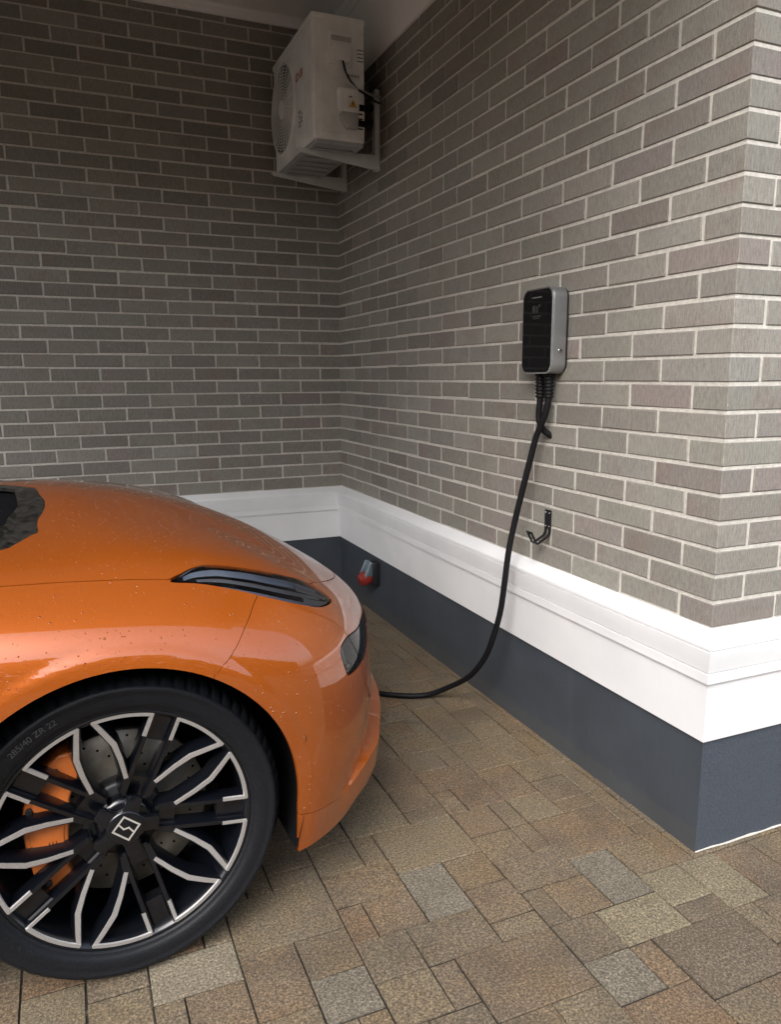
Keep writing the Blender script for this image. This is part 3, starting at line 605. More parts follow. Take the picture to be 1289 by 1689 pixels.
# ---- body control table: columns run round the outline (nose centre -> side -> tail centre), rows run sill -> bonnet centre
BODY_COLS = [
 [(.85,0,.225),(.868,0,.29),(.868,0,.38),(.872,0,.49),(.862,0,.575),(.832,0,.635),(.785,0,.678),(.735,0,.712),(.675,0,.750)],
 [(.835,-.2,.225),(.853,-.2,.29),(.853,-.2,.38),(.858,-.2,.49),(.850,-.2,.575),(.815,-.195,.640),(.755,-.175,.690),(.685,-.12,.740),(.60,0,.798)],
 [(.795,-.38,.225),(.808,-.37,.29),(.810,-.37,.38),(.815,-.37,.49),(.803,-.37,.585),(.765,-.355,.658),(.69,-.31,.722),(.60,-.19,.790),(.50,0,.855)],
 [(.735,-.54,.228),(.738,-.53,.29),(.742,-.53,.38),(.747,-.53,.49),(.730,-.525,.605),(.688,-.505,.690),(.60,-.44,.768),(.49,-.26,.843),(.39,0,.902)],
 [(.652,-.69,.208),(.655,-.68,.29),(.670,-.690,.38),(.672,-.690,.50),(.652,-.682,.63),(.598,-.64,.735),(.52,-.54,.805),(.39,-.31,.880),(.28,0,.945)],
 [(.545,-.813,.203),(.560,-.814,.29),(.570,-.822,.38),(.570,-.825,.51),(.555,-.812,.66),(.505,-.762,.771),(.42,-.60,.856),(.30,-.33,.913),(.19,0,.970)],
 [(.446,-.889,.208),(.458,-.900,.30),(.461,-.905,.40),(.456,-.909,.53),(.435,-.894,.70),(.380,-.808,.823),(.31,-.63,.893),(.21,-.34,.938),(.12,0,.988)],
 [(.368,-.92,.21),(.37,-.928,.30),(.37,-.937,.42),(.36,-.94,.57),(.325,-.932,.745),(.25,-.79,.866),(.20,-.63,.921),(.12,-.34,.958),(.05,0,1.000)],
 [(.2,-.92,.2),(.2,-.94,.3),(.2,-.952,.45),(.2,-.958,.63),(.19,-.94,.785),(.13,-.795,.888),(.10,-.63,.937),(.05,-.34,.970),(0,0,1.010)],
 [(0,-.92,.2),(0,-.94,.3),(0,-.955,.46),(0,-.96,.66),(0,-.942,.81),(0,-.795,.902),(0,-.63,.944),(-.03,-.34,.982),(-.06,0,1.018)],
 [(-.2,-.92,.2),(-.2,-.94,.3),(-.2,-.953,.46),(-.2,-.957,.66),(-.2,-.938,.82),(-.2,-.795,.912),(-.2,-.63,.948),(-.2,-.34,.993),(-.2,0,1.028)],
 [(-.5,-.91,.19),(-.5,-.93,.28),(-.5,-.94,.42),(-.5,-.945,.63),(-.5,-.93,.81),(-.5,-.80,.925),(-.5,-.63,.965),(-.5,-.34,1.012),(-.5,0,1.045)],
 [(-1.0,-.90,.18),(-1.0,-.92,.26),(-1.0,-.925,.40),(-1.0,-.94,.62),(-1.0,-.93,.80),(-1.0,-.85,.93),(-1.0,-.64,.985),(-1.0,-.34,1.01),(-1.0,0,1.02)],
 [(-1.9,-.90,.18),(-1.9,-.92,.26),(-1.9,-.925,.40),(-1.9,-.94,.64),(-1.9,-.93,.83),(-1.9,-.86,.96),(-1.9,-.64,.99),(-1.9,-.34,1.0),(-1.9,0,1.0)],
 [(-2.9,-.92,.2),(-2.9,-.94,.3),(-2.9,-.96,.46),(-2.9,-.97,.68),(-2.9,-.95,.86),(-2.9,-.85,.99),(-2.9,-.64,1.01),(-2.85,-.34,1.01),(-2.8,0,1.01)],
 [(-3.35,-.90,.22),(-3.36,-.92,.32),(-3.38,-.93,.46),(-3.38,-.93,.68),(-3.38,-.91,.86),(-3.33,-.82,.98),(-3.2,-.60,1.01),(-3.1,-.3,1.02),(-3.0,0,1.02)],
 [(-3.62,-.72,.25),(-3.66,-.74,.36),(-3.69,-.75,.48),(-3.70,-.75,.68),(-3.68,-.74,.86),(-3.6,-.68,.97),(-3.45,-.5,1.0),(-3.3,-.25,1.01),(-3.2,0,1.01)],
 [(-3.7,-.36,.26),(-3.76,-.37,.37),(-3.80,-.38,.48),(-3.80,-.38,.68),(-3.78,-.37,.86),(-3.7,-.35,.97),(-3.58,-.27,1.0),(-3.48,-.13,1.005),(-3.4,0,1.01)],
 [(-3.72,0,.26),(-3.78,0,.37),(-3.82,0,.48),(-3.82,0,.68),(-3.8,0,.86),(-3.72,0,.97),(-3.65,0,1.0),(-3.6,0,1.003),(-3.55,0,1.005)],
]
def _pad(P):
    # P cols x rows x 3 ; mirrored ghosts at both ends of the outline, linear ghost at the sill, mirrored ghost at the centre line
    m = np.array([1, -1, 1.])
    P = np.concatenate([P[1:2] * m, P, P[-2:-1] * m], 0)
    return np.concatenate([2 * P[:, :1] - P[:, 1:2], P, P[:, -2:-1] * m], 1)
def _basis(u, n):
    # u in [0, n-1] -> index of first padded control point and 4 weights
    i = np.clip(np.floor(u).astype(int), 0, n - 2); f = u - i
    w = np.stack([(1-f)**3, 3*f**3-6*f**2+4, -3*f**3+3*f**2+3*f+1, f**3], -1) / 6
    return i, w
class BodySurface:
    def __init__(self):
        Q = np.array(BODY_COLS, float); self.nc, self.nr = Q.shape[:2]
        P = Q.copy(); ii = np.arange(self.nc).astype(float); jj = np.arange(self.nr).astype(float)
        for k in range(2):
            self.P = _pad(P); P = P + .8 * (Q - self.grid(ii, jj))
        self.P = _pad(P)
    def grid(self, t, s):
        i, wi = _basis(t, self.nc); j, wj = _basis(s, self.nr)
        A = sum(wi[:, k, None, None] * self.P[i + k] for k in range(4))          # T x rows x 3
        return sum(wj[None, :, k, None] * A[:, j + k] for k in range(4))

BS = BodySurface()
class Piece:
    def __init__(s, V, T, F): s.V, s.T, s.F = np.asarray(V, float), np.asarray(T, float), F
    def mirror(s): return Piece(s.V * np.array([1, -1, 1.]), s.T, [f[::-1] for f in s.F])
def clip(P, f):
    """split a piece by the sign of a per-vertex field: returns (positive, negative)"""
    out = []; Fq = P.F
    for sg in (1, -1):
        g = f * sg; newV, newT, cache, faces, remap = [], [], {}, [], {}
        def keep(i):
            if i not in remap: remap[i] = len(newV); newV.append(P.V[i]); newT.append(P.T[i])
            return remap[i]
        def cut(i, j):
            k = (min(i, j), max(i, j))
            if k not in cache:
                w = g[k[0]] / (g[k[0]] - g[k[1]]); cache[k] = len(newV)
                newV.append(P.V[k[0]] * (1 - w) + P.V[k[1]] * w); newT.append(P.T[k[0]] * (1 - w) + P.T[k[1]] * w)
            return cache[k]
        pos = g > 0
        for fc in Fq:
            n = sum(pos[i] for i in fc)
            if n == 0: continue
            if n == len(fc): faces.append(tuple(keep(i) for i in fc)); continue
            poly = []
            for a, b in zip(fc, fc[1:] + fc[:1]):
                if pos[a]: poly.append(keep(a))
                if pos[a] != pos[b]: poly.append(cut(a, b))
            if len(poly) >= 3: faces.append(tuple(poly))
        out.append(Piece(np.array(newV).reshape(-1, 3), np.array(newT).reshape(-1, 2), faces))
    return out
def inside(poly, T):
    x, y = T[:, 0], T[:, 1]; r = np.zeros(len(T), bool); n = len(poly)
    for i in range(n):
        (x1, y1), (x2, y2) = poly[i], poly[(i + 1) % n]
        c = (y1 > y) != (y2 > y)
        with np.errstate(divide='ignore', invalid='ignore'): r ^= c & (x < (x2 - x1) * (y - y1) / (y2 - y1) + x1)
    return r
def seg_dist(V, L):
    L = np.asarray(L); d = np.full(len(V), 9.)
    for a, b in zip(L, L[1:]):
        ab = b - a; w = np.clip(((V - a) @ ab) / max(ab @ ab, 1e-12), 0, 1); d = np.minimum(d, np.linalg.norm(V - a - w[:, None] * ab, axis=1))
    return d
def smooth2(poly, n=5, closed=True):
    P = [np.array(p, float) for p in poly]
    if closed: P = [P[-1]] + P + P[:2]
    else: P = [2 * P[0] - P[1]] + P + [2 * P[-1] - P[-2]]
    out = []
    for i in range(1, len(P) - 2):
        for k in range(n):
            t_ = k / n; a, b, c, d = P[i - 1:i + 3]
            out.append(.5 * (2 * b + (c - a) * t_ + (2 * a - 5 * b + 4 * c - d) * t_ * t_ + (-a + 3 * b - 3 * c + d) * t_ ** 3))
    if not closed: out.append(P[-2])
    return [tuple(p) for p in out]
def on_surface(ts):
    return np.array([BS.grid(np.array([a]), np.array([b]))[0, 0] for a, b in ts])
def field(P, poly, edge=None):
    """signed distance (metres) to a region given in the surface's own (t,s) chart: positive outside"""
    L = on_surface(edge if edge is not None else list(poly) + [poly[0]])
    d = seg_dist(P.V, L); return np.where(inside(poly, P.T), -d, d)
# base grid of the right half
tt = np.concatenate([np.linspace(0, 11, 11 * 18 + 1), np.linspace(11, 18, 7 * 8 + 1)[1:]]); ss = np.linspace(0, 8, 8 * 15 + 1)
G_ = BS.grid(tt, ss); nt, ns = len(tt), len(ss)
# wheel arch flare: a raised band round each opening
WX = (0.0, -2.885); ARCH_R = .385; AXLE = .3675
def arch_field(V, wx):
    x, z = V[..., 0] - wx, V[..., 2] - AXLE
    rr = np.hypot(x, np.maximum(z, -.03)) ; return rr - ARCH_R
gx = np.gradient(G_, axis=0); gy = np.gradient(G_, axis=1); N_ = np.cross(gy, gx); N_ /= np.linalg.norm(N_, axis=-1, keepdims=True) + 1e-12
for wx in WX:
    d = arch_field(G_, wx); w = np.clip((.043 - d) / .012, 0, 1); w = w * w * (3 - 2 * w)
    side = np.clip((-.80 - G_[..., 1]) / .06, 0, 1) * (np.abs(G_[..., 0] - wx) < .6) * np.clip((G_[..., 2] - .46) / .12, 0, 1)
    G_ = G_ + N_ * (.0055 * w * side)[..., None]
base = Piece(G_.reshape(-1, 3), np.stack(np.meshgrid(tt, ss, indexing='ij'), -1).reshape(-1, 2), [(i * ns + j, i * ns + j + 1, (i + 1) * ns + j + 1, (i + 1) * ns + j) for i in range(nt - 1) for j in range(ns - 1)])
inner_src = Piece((G_ - N_ * .016).reshape(-1, 3), base.T, base.F)
def cut_arches(P):
    for wx in WX:
        f = arch_field(P.V, wx); f = np.where(np.abs(P.V[:, 0] - wx) > .7, 1, f); f = np.where(P.V[:, 1] > -.55, 1., f); P = clip(P, f)[0]
    return P
def panel(name, P, mat, parent=car, flange=.009, both=False, merge=False):
    pieces = [P, P.mirror()] if merge else ([P] if not both else [P, P.mirror()])
    groups = [pieces] if merge else [[p] for p in pieces]; res = []
    for grp in groups:
        bm = bmesh.new()
        for p in grp:
            vs = [bm.verts.new(v) for v in p.V]
            for f in p.F:
                try: bm.faces.new([vs[i] for i in f])
                except ValueError: pass
        bmesh.ops.remove_doubles(bm, verts=bm.verts, dist=2e-5); bm.normal_update()
        for f in bm.faces: f.smooth = True
        if flange:
            be = [e for e in bm.edges if e.is_boundary]
            for e in be: e.smooth = False
            nrm = {v: v.normal.copy() for e in be for v in e.verts}
            r = bmesh.ops.extrude_edge_only(bm, edges=be); nv = [g for g in r['geom'] if isinstance(g, bmesh.types.BMVert)]
            src = {}
            for e in be:
                for f in e.link_faces:
                    pass
            for v in nv:
                for e in v.link_edges:
                    o_ = e.other_vert(v)
                    if o_ in nrm: v.co = v.co - nrm[o_] * flange; break
            for e in be: e.smooth = False
        me = bpy.data.meshes.new(name); bm.to_mesh(me); bm.free(); me.materials.append(M[mat]); res.append(link(bpy.data.objects.new(name, me), parent))
    return res
GW = .0016                                    # half width of a shut line
HEAD = smooth2([(8.0,4.94),(7.72,5.1),(7.43,5.25),(7.12,5.38),(6.88,5.45),(6.52,5.52),(6.15,5.57),(5.68,5.6),(5.18,5.6),(4.75,5.58),(4.48,5.49),(4.35,5.37),(4.25,5.22),(4.23,5.08),(4.5,4.98),(4.9,4.91),(5.2,4.88),(5.5,4.88),(5.88,4.88),(6.2,4.88),(6.43,4.88),(6.72,4.89),(7.02,4.9),(7.32,4.92),(7.62,4.93)], 4)
LAMP = smooth2([(1.9,4.28),(2.53,4.28),(3.82,4.23),(4.62,4.22),(5.0,4.12),(5.18,3.98),(5.2,3.85),(5.16,3.68),(5.1,3.55),(4.8,3.56),(4.4,3.60),(3.85,3.65),(2.6,3.78),(1.9,3.95)], 4)
SHUT = smooth2([(6.43,4.88),(6.95,4.455),(7.45,4.06),(8.0,3.48),(8.35,3.05)], 6, False)
HOODF = smooth2([(4.47,5.49),(4.15,5.56),(3.8,5.6),(3.03,5.66),(2.28,5.72),(1.48,5.78),(.7,5.8),(0,5.8)], 5, False)
SKIRT = smooth2([(7.9,1.3),(7.3,1.2),(6.95,1.12),(6.7,1.08),(6.5,1.02),(6.15,.98),(5.8,.96),(5.38,.86),(4.8,.6),(4.2,.3),(3.6,.2),(2.0,.18),(0,.18)], 5, False)
shell = cut_arches(base)
rest, head = clip(shell, field(shell, HEAD)); head = clip(head, -field(head, HEAD) - .0035)[0]
fe = field(rest, HEAD) - .0015; rest = clip(rest, fe)[0]
rest, lamp = clip(rest, field(rest, LAMP)); rest = clip(rest, field(rest, LAMP) - .001)[0]; lamp = clip(lamp, -field(lamp, LAMP) - .003)[0]
# bonnet: everything above the shut line that runs back from the headlamp, and behind the front cut
hood_edge = HOODF[::-1] + HEAD[36:0:-4][:0] + [(4.47,5.49),(5.15,5.58),(6.18,5.55),(6.9,5.44),(7.43,5.24),(8.0,4.98),(8.5,4.985),(9.5,5.0),(10.6,5.0),(11.4,5.0),(11.45,5.6),(11.45,7.2),(11.45,8.0)]
hood_poly = hood_edge + [(11.45, 8.2), (-.2, 8.2), (-.2, 5.8)]
f = field(rest, hood_poly, hood_edge); hood = clip(rest, -f - GW)[0]; rest = clip(rest, f - GW)[0]
# bumper: ahead of the slanting cut between headlamp and arch
bump_poly = [(-1, -1), (8.3, -1)] + SHUT[::-1] + [(6.3, 5.0), (4.0, 6.5), (-1, 6.5)]
f = field(rest, bump_poly, SHUT); bumper = clip(rest, -f - GW * .45)[0]; rest = clip(rest, f - GW * .45)[0]
skirt_poly = SKIRT + [(-.5, .18), (-.5, -1), (8.5, -1), (8.5, 1.4)]
f = field(bumper, skirt_poly, SKIRT); skirt = clip(bumper, -f - .0009)[0]; bumper = clip(bumper, f - .0009)[0]
# doors and rear, cut by upright planes along the body
def cut_x(P, x): f = P.V[:, 0] - x; return clip(P, f - GW)[0], clip(P, -f - GW)[0]
fender, rear = cut_x(rest, -.62); door, rear = cut_x(rear, -1.62); door2, rear = cut_x(rear, -2.42)
# bonnet outlets
VENT = smooth2([(-.30,-.035),(-.205,-.038),(-.16,-.0625),(-.121,-.087),(-.112,-.156),(-.100,-.234),(-.101,-.301),(-.11,-.363),(-.120,-.411),(-.124,-.466),(-.122,-.510),(-.138,-.53),(-.17,-.583),(-.204,-.621),(-.30,-.60),(-.44,-.46),(-.46,-.15),(-.40,-.05)], 4)
VENTI = smooth2([(-.182,-.097),(-.172,-.145),(-.167,-.214),(-.165,-.281),(-.174,-.34),(-.189,-.398),(-.204,-.46),(-.30,-.46),(-.36,-.40),(-.37,-.18),(-.28,-.10)], 4)
def field_xy(P, poly):
    L = np.array(list(poly) + [poly[0]]); d = np.full(len(P.V), 9.); q_ = P.V[:, :2]
    for a, b in zip(L, L[1:]):
        ab = b - a; w = np.clip(((q_ - a) @ ab) / max(ab @ ab, 1e-12), 0, 1); d = np.minimum(d, np.linalg.norm(q_ - a - w[:, None] * ab, axis=1))
    return np.where(inside(poly, q_), -d, d)
hood_skin, vent = clip(hood, field_xy(hood, VENT)); hood_skin = clip(hood_skin, field_xy(hood_skin, VENT) - .001)[0]
vent_ring = clip(vent, field_xy(vent, VENTI))[0]
ho = panel('bonnet', hood_skin, 'orange_paint', merge=True)[0]
panel('bumper', bumper, 'orange_paint', merge=True)
panel('bumper_skirt', skirt, 'orange_paint', merge=True)
panel('fender', fender, 'orange_paint', both=True); panel('door', door, 'orange_paint', both=True); panel('rear_door', door2, 'orange_paint', both=True); panel('rear_body', rear, 'orange_paint', merge=True)
for v_ in panel('bonnet_vent', vent_ring, 'forged_carbon', both=True): v_['label'] = 'black forged carbon vent frame in the bonnet'
panel('inner_shell', cut_arches(inner_src), 'black_liner', flange=0, merge=True)
for o_ in list(car.children):
    if o_.name.startswith('inner_shell'): pass
# lamps: dark housing, light bars, clear cover following the body
def offset(P, d):
    bm = bmesh.new(); vs = [bm.verts.new(v) for v in P.V]
    for f in P.F:
        try: bm.faces.new([vs[i] for i in f])
        except ValueError: pass
    bm.normal_update(); V = np.array([v.co - v.normal * d for v in vs]); bm.free(); return Piece(V, P.T, P.F)
def orient(P):
    # make faces point away from the car
    f = P.F[len(P.F) // 2]; n = np.cross(P.V[f[1]] - P.V[f[0]], P.V[f[2]] - P.V[f[0]]); c = P.V[list(f)].mean(0)
    return P if n @ (c - np.array([-.6, 0, .5])) > 0 else Piece(P.V, P.T, [g[::-1] for g in P.F])
def head_point(l, w, depth):
    """point inside the headlamp: l along from the rear tip, w across from lower to upper edge"""
    up = [(8.0,4.94),(7.43,5.25),(6.88,5.45),(6.15,5.57),(5.18,5.6),(4.48,5.49),(4.23,5.15)]; lo = [(8.0,4.94),(7.32,4.92),(6.72,4.89),(6.2,4.88),(5.5,4.88),(4.9,4.91),(4.3,5.05)]
    def at(P_, l):
        k = min(l * (len(P_) - 1), len(P_) - 1.001); i = int(k); a, b = np.array(P_[i]), np.array(P_[i + 1]); return a + (b - a) * (k - i)
    ts = at(lo, l) * (1 - w) + at(up, l) * w
    e = 1e-3; P0 = on_surface([ts])[0]; a = on_surface([ts + [e, 0]])[0] - P0; b = on_surface([ts + [0, e]])[0] - P0; n = np.cross(b, a); n /= np.linalg.norm(n)
    return P0 - n * depth
def ribbon(name, rows, mat, parent, mirror):
    n = len(rows[0]); V = np.array([p for r in rows for p in r]); F = [(i * n + j, i * n + j + 1, (i + 1) * n + j + 1, (i + 1) * n + j) for i in range(len(rows) - 1) for j in range(n - 1)]
    if mirror: V = V * np.array([1, -1, 1.]); F = [f[::-1] for f in F]
    return obj(name, V, F, M[mat], parent, True)
LS = np.linspace(0, 1, 40)
for side in (0, 1):
    hp = offset(orient(head), .020); hc = orient(head)
    if side: hp, hc = hp.mirror(), hc.mirror()
    hl = panel('headlamp', hp, 'lamp_dark', flange=0)[0]; hl['label'] = 'slim dark headlamp under clear cover'
    panel('lens', hc, 'lamp_cover', hl, .010)
    ribbon('light_bar', [[head_point(.10 + .78 * l, .72 + .18 * k, .007 + .006 * (1 - k)) for l in LS] for k in (0, .35, .7, 1)], 'lamp_sky_silver', hl, side)
    ribbon('light_bar', [[head_point(.16 + .72 * l, .42 + .16 * k, .010 + .005 * abs(k - .5)) for l in LS] for k in (0, .35, .7, 1)], 'lamp_grey', hl, side)
    ribbon('light_bar', [[head_point(.14 + .70 * l, .08 + .20 * k, .009 + .007 * k) for l in LS] for k in (0, .35, .7, 1)], 'lamp_sky_silver', hl, side)
    for w0 in (.18, .62):
        ribbon('light_guide', [[head_point(.70 + .26 * l, w0 + .22 * k - .10 * l, .006 + .01 * abs(k - .5)) for l in np.linspace(0, 1, 14)] for k in (0, .5, 1)], 'lamp_grey', hl, side)
    lp = offset(orient(lamp), .022); lc = orient(lamp)
    if side: lp, lc = lp.mirror(), lc.mirror()
    ll = panel('corner_lamp', lp, 'lamp_dark', flange=0)[0]; panel('lens', lc, 'lamp_cover', ll, .012)
    rows = []
    for k in np.linspace(0, 1, 5):
        rows.append([BS.grid(np.array([5.08 - .16 * k]), np.array([3.72 + .30 * l]))[0, 0] + np.array([-.010, .006, 0]) for l in np.linspace(0, 1, 8)])
    ribbon('reflector', rows, 'lamp_grey', ll, side)
# splitter blade round the lower front
def blade_rows():
    T_ = np.concatenate([np.linspace(5.5, 3.2, 50), np.linspace(3.15, 0, 36)]); gl = [(5.5,1.0),(5.35,1.06),(5.1,1.16),(4.82,1.30),(4.58,1.42),(4.3,1.5),(3.6,1.5),(0,1.5)]
    ga = np.array(sorted(gl)); cols = []
    for t_ in T_:
        sg = np.interp(t_, ga[:, 0], ga[:, 1]); d = -.006 + .040 * np.clip((5.5 - t_) / 1.5, 0, 1)
        pu, pm, pl = on_surface([(t_, sg), (t_, max(sg - .14, .25)), (t_, .30)])
        e = 1e-2; tan = on_surface([(min(t_ + e, 17), sg)])[0] - on_surface([(max(t_ - e, 0), sg)])[0]; n = np.array([-tan[1], tan[0], 0]); n /= np.linalg.norm(n)
        if n[0] < 0: n = -n
        cols.append([pu - n * .012, pu + n * .0008 + [0, 0, -.004], pm + n * (d + .0015), pm * .35 + pl * .65 + n * (d + .0012), pl + n * (d * .75 + .001), pl - n * .03])
    return cols
bl = blade_rows(); V, F = [], []
full = bl + [[p * np.array([1, -1, 1.]) for p in c] for c in bl[::-1][1:]]; n = len(full[0])
for c in full: V += list(c)
for i in range(len(full) - 1):
    for k in range(n - 1): F.append((i * n + k, i * n + k + 1, (i + 1) * n + k + 1, (i + 1) * n + k))
bm = bmesh.new(); vs = [bm.verts.new(v) for v in V]
for f in F: bm.faces.new([vs[i] for i in f])
bm_obj('splitter', bm, M['orange_paint'], car, True, .5)
# parking sensor in the bumper corner
for side in (1, -1):
    c_ = on_surface([(6.7, 2.65)])[0]; a = on_surface([(6.72, 2.65)])[0] - c_; b = on_surface([(6.7, 2.67)])[0] - c_; n = np.cross(b, a); n /= np.linalg.norm(n)
    c_ = c_ * [1, side, 1]; n = n * [1, side, 1]
    tube('parking_sensor', [c_ - n * .004, c_ + n * .0012, c_ + n * .0016], [.0088, .0088, .007], M['orange_paint'], car, 20)
    V, F = tube_geo([c_ - n * .003, c_ + n * .0004], .0103, 24); obj('sensor_ring', V, F, M['black_trim'], car, True)
# bumper opening at the front, wheel housings, light-blocking box underneath
for wx in WX:
    for sgn in (1, -1):
        prof = [(.402, -.925 * sgn), (.405, -.62 * sgn)]; V, F = lathe_geo(prof, 48, math.radians(-21), math.radians(201))
        V = [(x + wx, y, z + AXLE) for x, y, z in V]
        obj('wheel_housing', V, F, M['black_liner'], car, True)
        V = [(wx, -.62 * sgn, AXLE)] + [(wx + .41 * math.cos(math.radians(-21 + i * 222 / 40)), -.62 * sgn, AXLE + .41 * math.sin(math.radians(-21 + i * 222 / 40))) for i in range(41)]
        obj('housing_wall', V, [(0, i + 1, i + 2) for i in range(40)], M['black_liner'], car)
V, F = extrude_poly([(-3.60, -.72), (.72, -.50), (.80, -.2), (.80, .2), (.72, .50), (-3.60, .72)], 'z', .17, .23)
obj('light_block_tray', V, F, M['light_block'], car)  # dark box added under the body to block light
# ---- cabin (outside the picture, kept simple): screen, roof, side glass
rails = [(-.50, .70, 1.035), (-1.32, .545, 1.385), (-1.75, .53, 1.425), (-2.3, .52, 1.41), (-2.85, .51, 1.29), (-3.35, .55, 1.03)]
foot = [(-.50, .72, 1.02), (-1.32, .80, .97), (-1.75, .81, .975), (-2.3, .81, .985), (-2.85, .78, 1.0), (-3.35, .62, 1.02)]
def band(name, a, b, mat):
    V, F = [], []
    for (x, y, z) in a + []: V += [(x, -y, z), (x, -y * .5, z + .03), (x, 0, z + .04), (x, y * .5, z + .03), (x, y, z)]
    for i in range(len(a) - 1): F += [(i * 5 + k, i * 5 + k + 1, (i + 1) * 5 + k + 1, (i + 1) * 5 + k) for k in range(4)]
    return obj(name, V, F, M[mat], car, True)
band('windscreen', rails[:2], None, 'window_glass'); band('roof', rails[1:5], None, 'black_gloss'); band('rear_screen', rails[4:], None, 'window_glass')
for s_ in (1, -1):
    V = [(x, y * s_, z) for x, y, z in rails] + [(x, y * s_, z) for x, y, z in foot]; nn = len(rails)
    obj('side_glass', V, [(i, i + 1, nn + i + 1, nn + i) for i in range(nn - 1)], M['window_glass'], car, True)
    bm = bmesh.new(); bmesh.ops.create_icosphere(bm, subdivisions=3, radius=1)
    for v in bm.verts: v.co = Vector((-.98 + v.co.x * (.075 if v.co.x > 0 else .03), s_ * (.98 + v.co.y * .115), 1.045 + v.co.z * .07))
    bm_obj('door_mirror', bm, M['black_gloss'], car, True)
    tube('mirror_stalk', [(-.97, s_ * .83, .965), (-.975, s_ * .92, 1.02)], .018, M['black_gloss'], car, 8)
# ------------------------------------------------------------------ wheels
TH0 = math.radians(68.5)
def depth(r): return .004 + .027 * max(0., (.262 - r) / .18) ** 1.15
def bar(poly, wt, wb, d0, d1, lift=0.0):
    """prism along a polyline of (x,z) in the wheel face: top width wt at the face, bottom width wb behind it"""
    V, F = [], []; n = len(poly)
    for i, p in enumerate(poly):
        p = Vector(p); a = Vector(poly[max(i - 1, 0)]); b = Vector(poly[min(i + 1, n - 1)])
        d = (b - a).normalized(); nr = Vector((-d.y, d.x))
        if 0 < i < n - 1:
            e = (p - a).normalized(); nr = nr / max(.6, Vector((-e.y, e.x)).dot(nr))
        y = depth(p.length) - lift; w0 = wt[i] if hasattr(wt, '__len__') else wt
        for wd, yy in ((-wb / 2, y + d1), (-w0 / 2 - .0015, y + d0 + .003), (-w0 / 2, y + d0), (w0 / 2, y + d0), (w0 / 2 + .0015, y + d0 + .003), (wb / 2, y + d1)):
            q_ = p + nr * wd; V.append((q_.x, yy, q_.y))
    for i in range(n - 1):
        for k in range(5): F.append((i * 6 + k, i * 6 + k + 1, (i + 1) * 6 + k + 1, (i + 1) * 6 + k))
    F += [tuple(range(6)), tuple(range(6 * n - 1, 6 * n - 7, -1))]
    return V, F
def pol(r, a): return (r * math.cos(a), r * math.sin(a))
def rotp(poly, a): c, s = math.cos(a), math.sin(a); return [(x * c - y * s, x * s + y * c) for x, y in poly]
class Join:
    def __init__(s): s.V, s.F = [], []
    def add(s, g): k = len(s.V); s.V += g[0]; s.F += [tuple(i + k for i in f) for f in g[1]]; return s
def bm_fix(name, g, mat, parent, smooth=False, ang=.5):
    bm = bmesh.new(); vs = [bm.verts.new(v) for v in g[0]]
    for f in g[1]:
        try: bm.faces.new([vs[i] for i in f])
        except ValueError: pass
    return bm_obj(name, bm, mat, parent, smooth, ang)
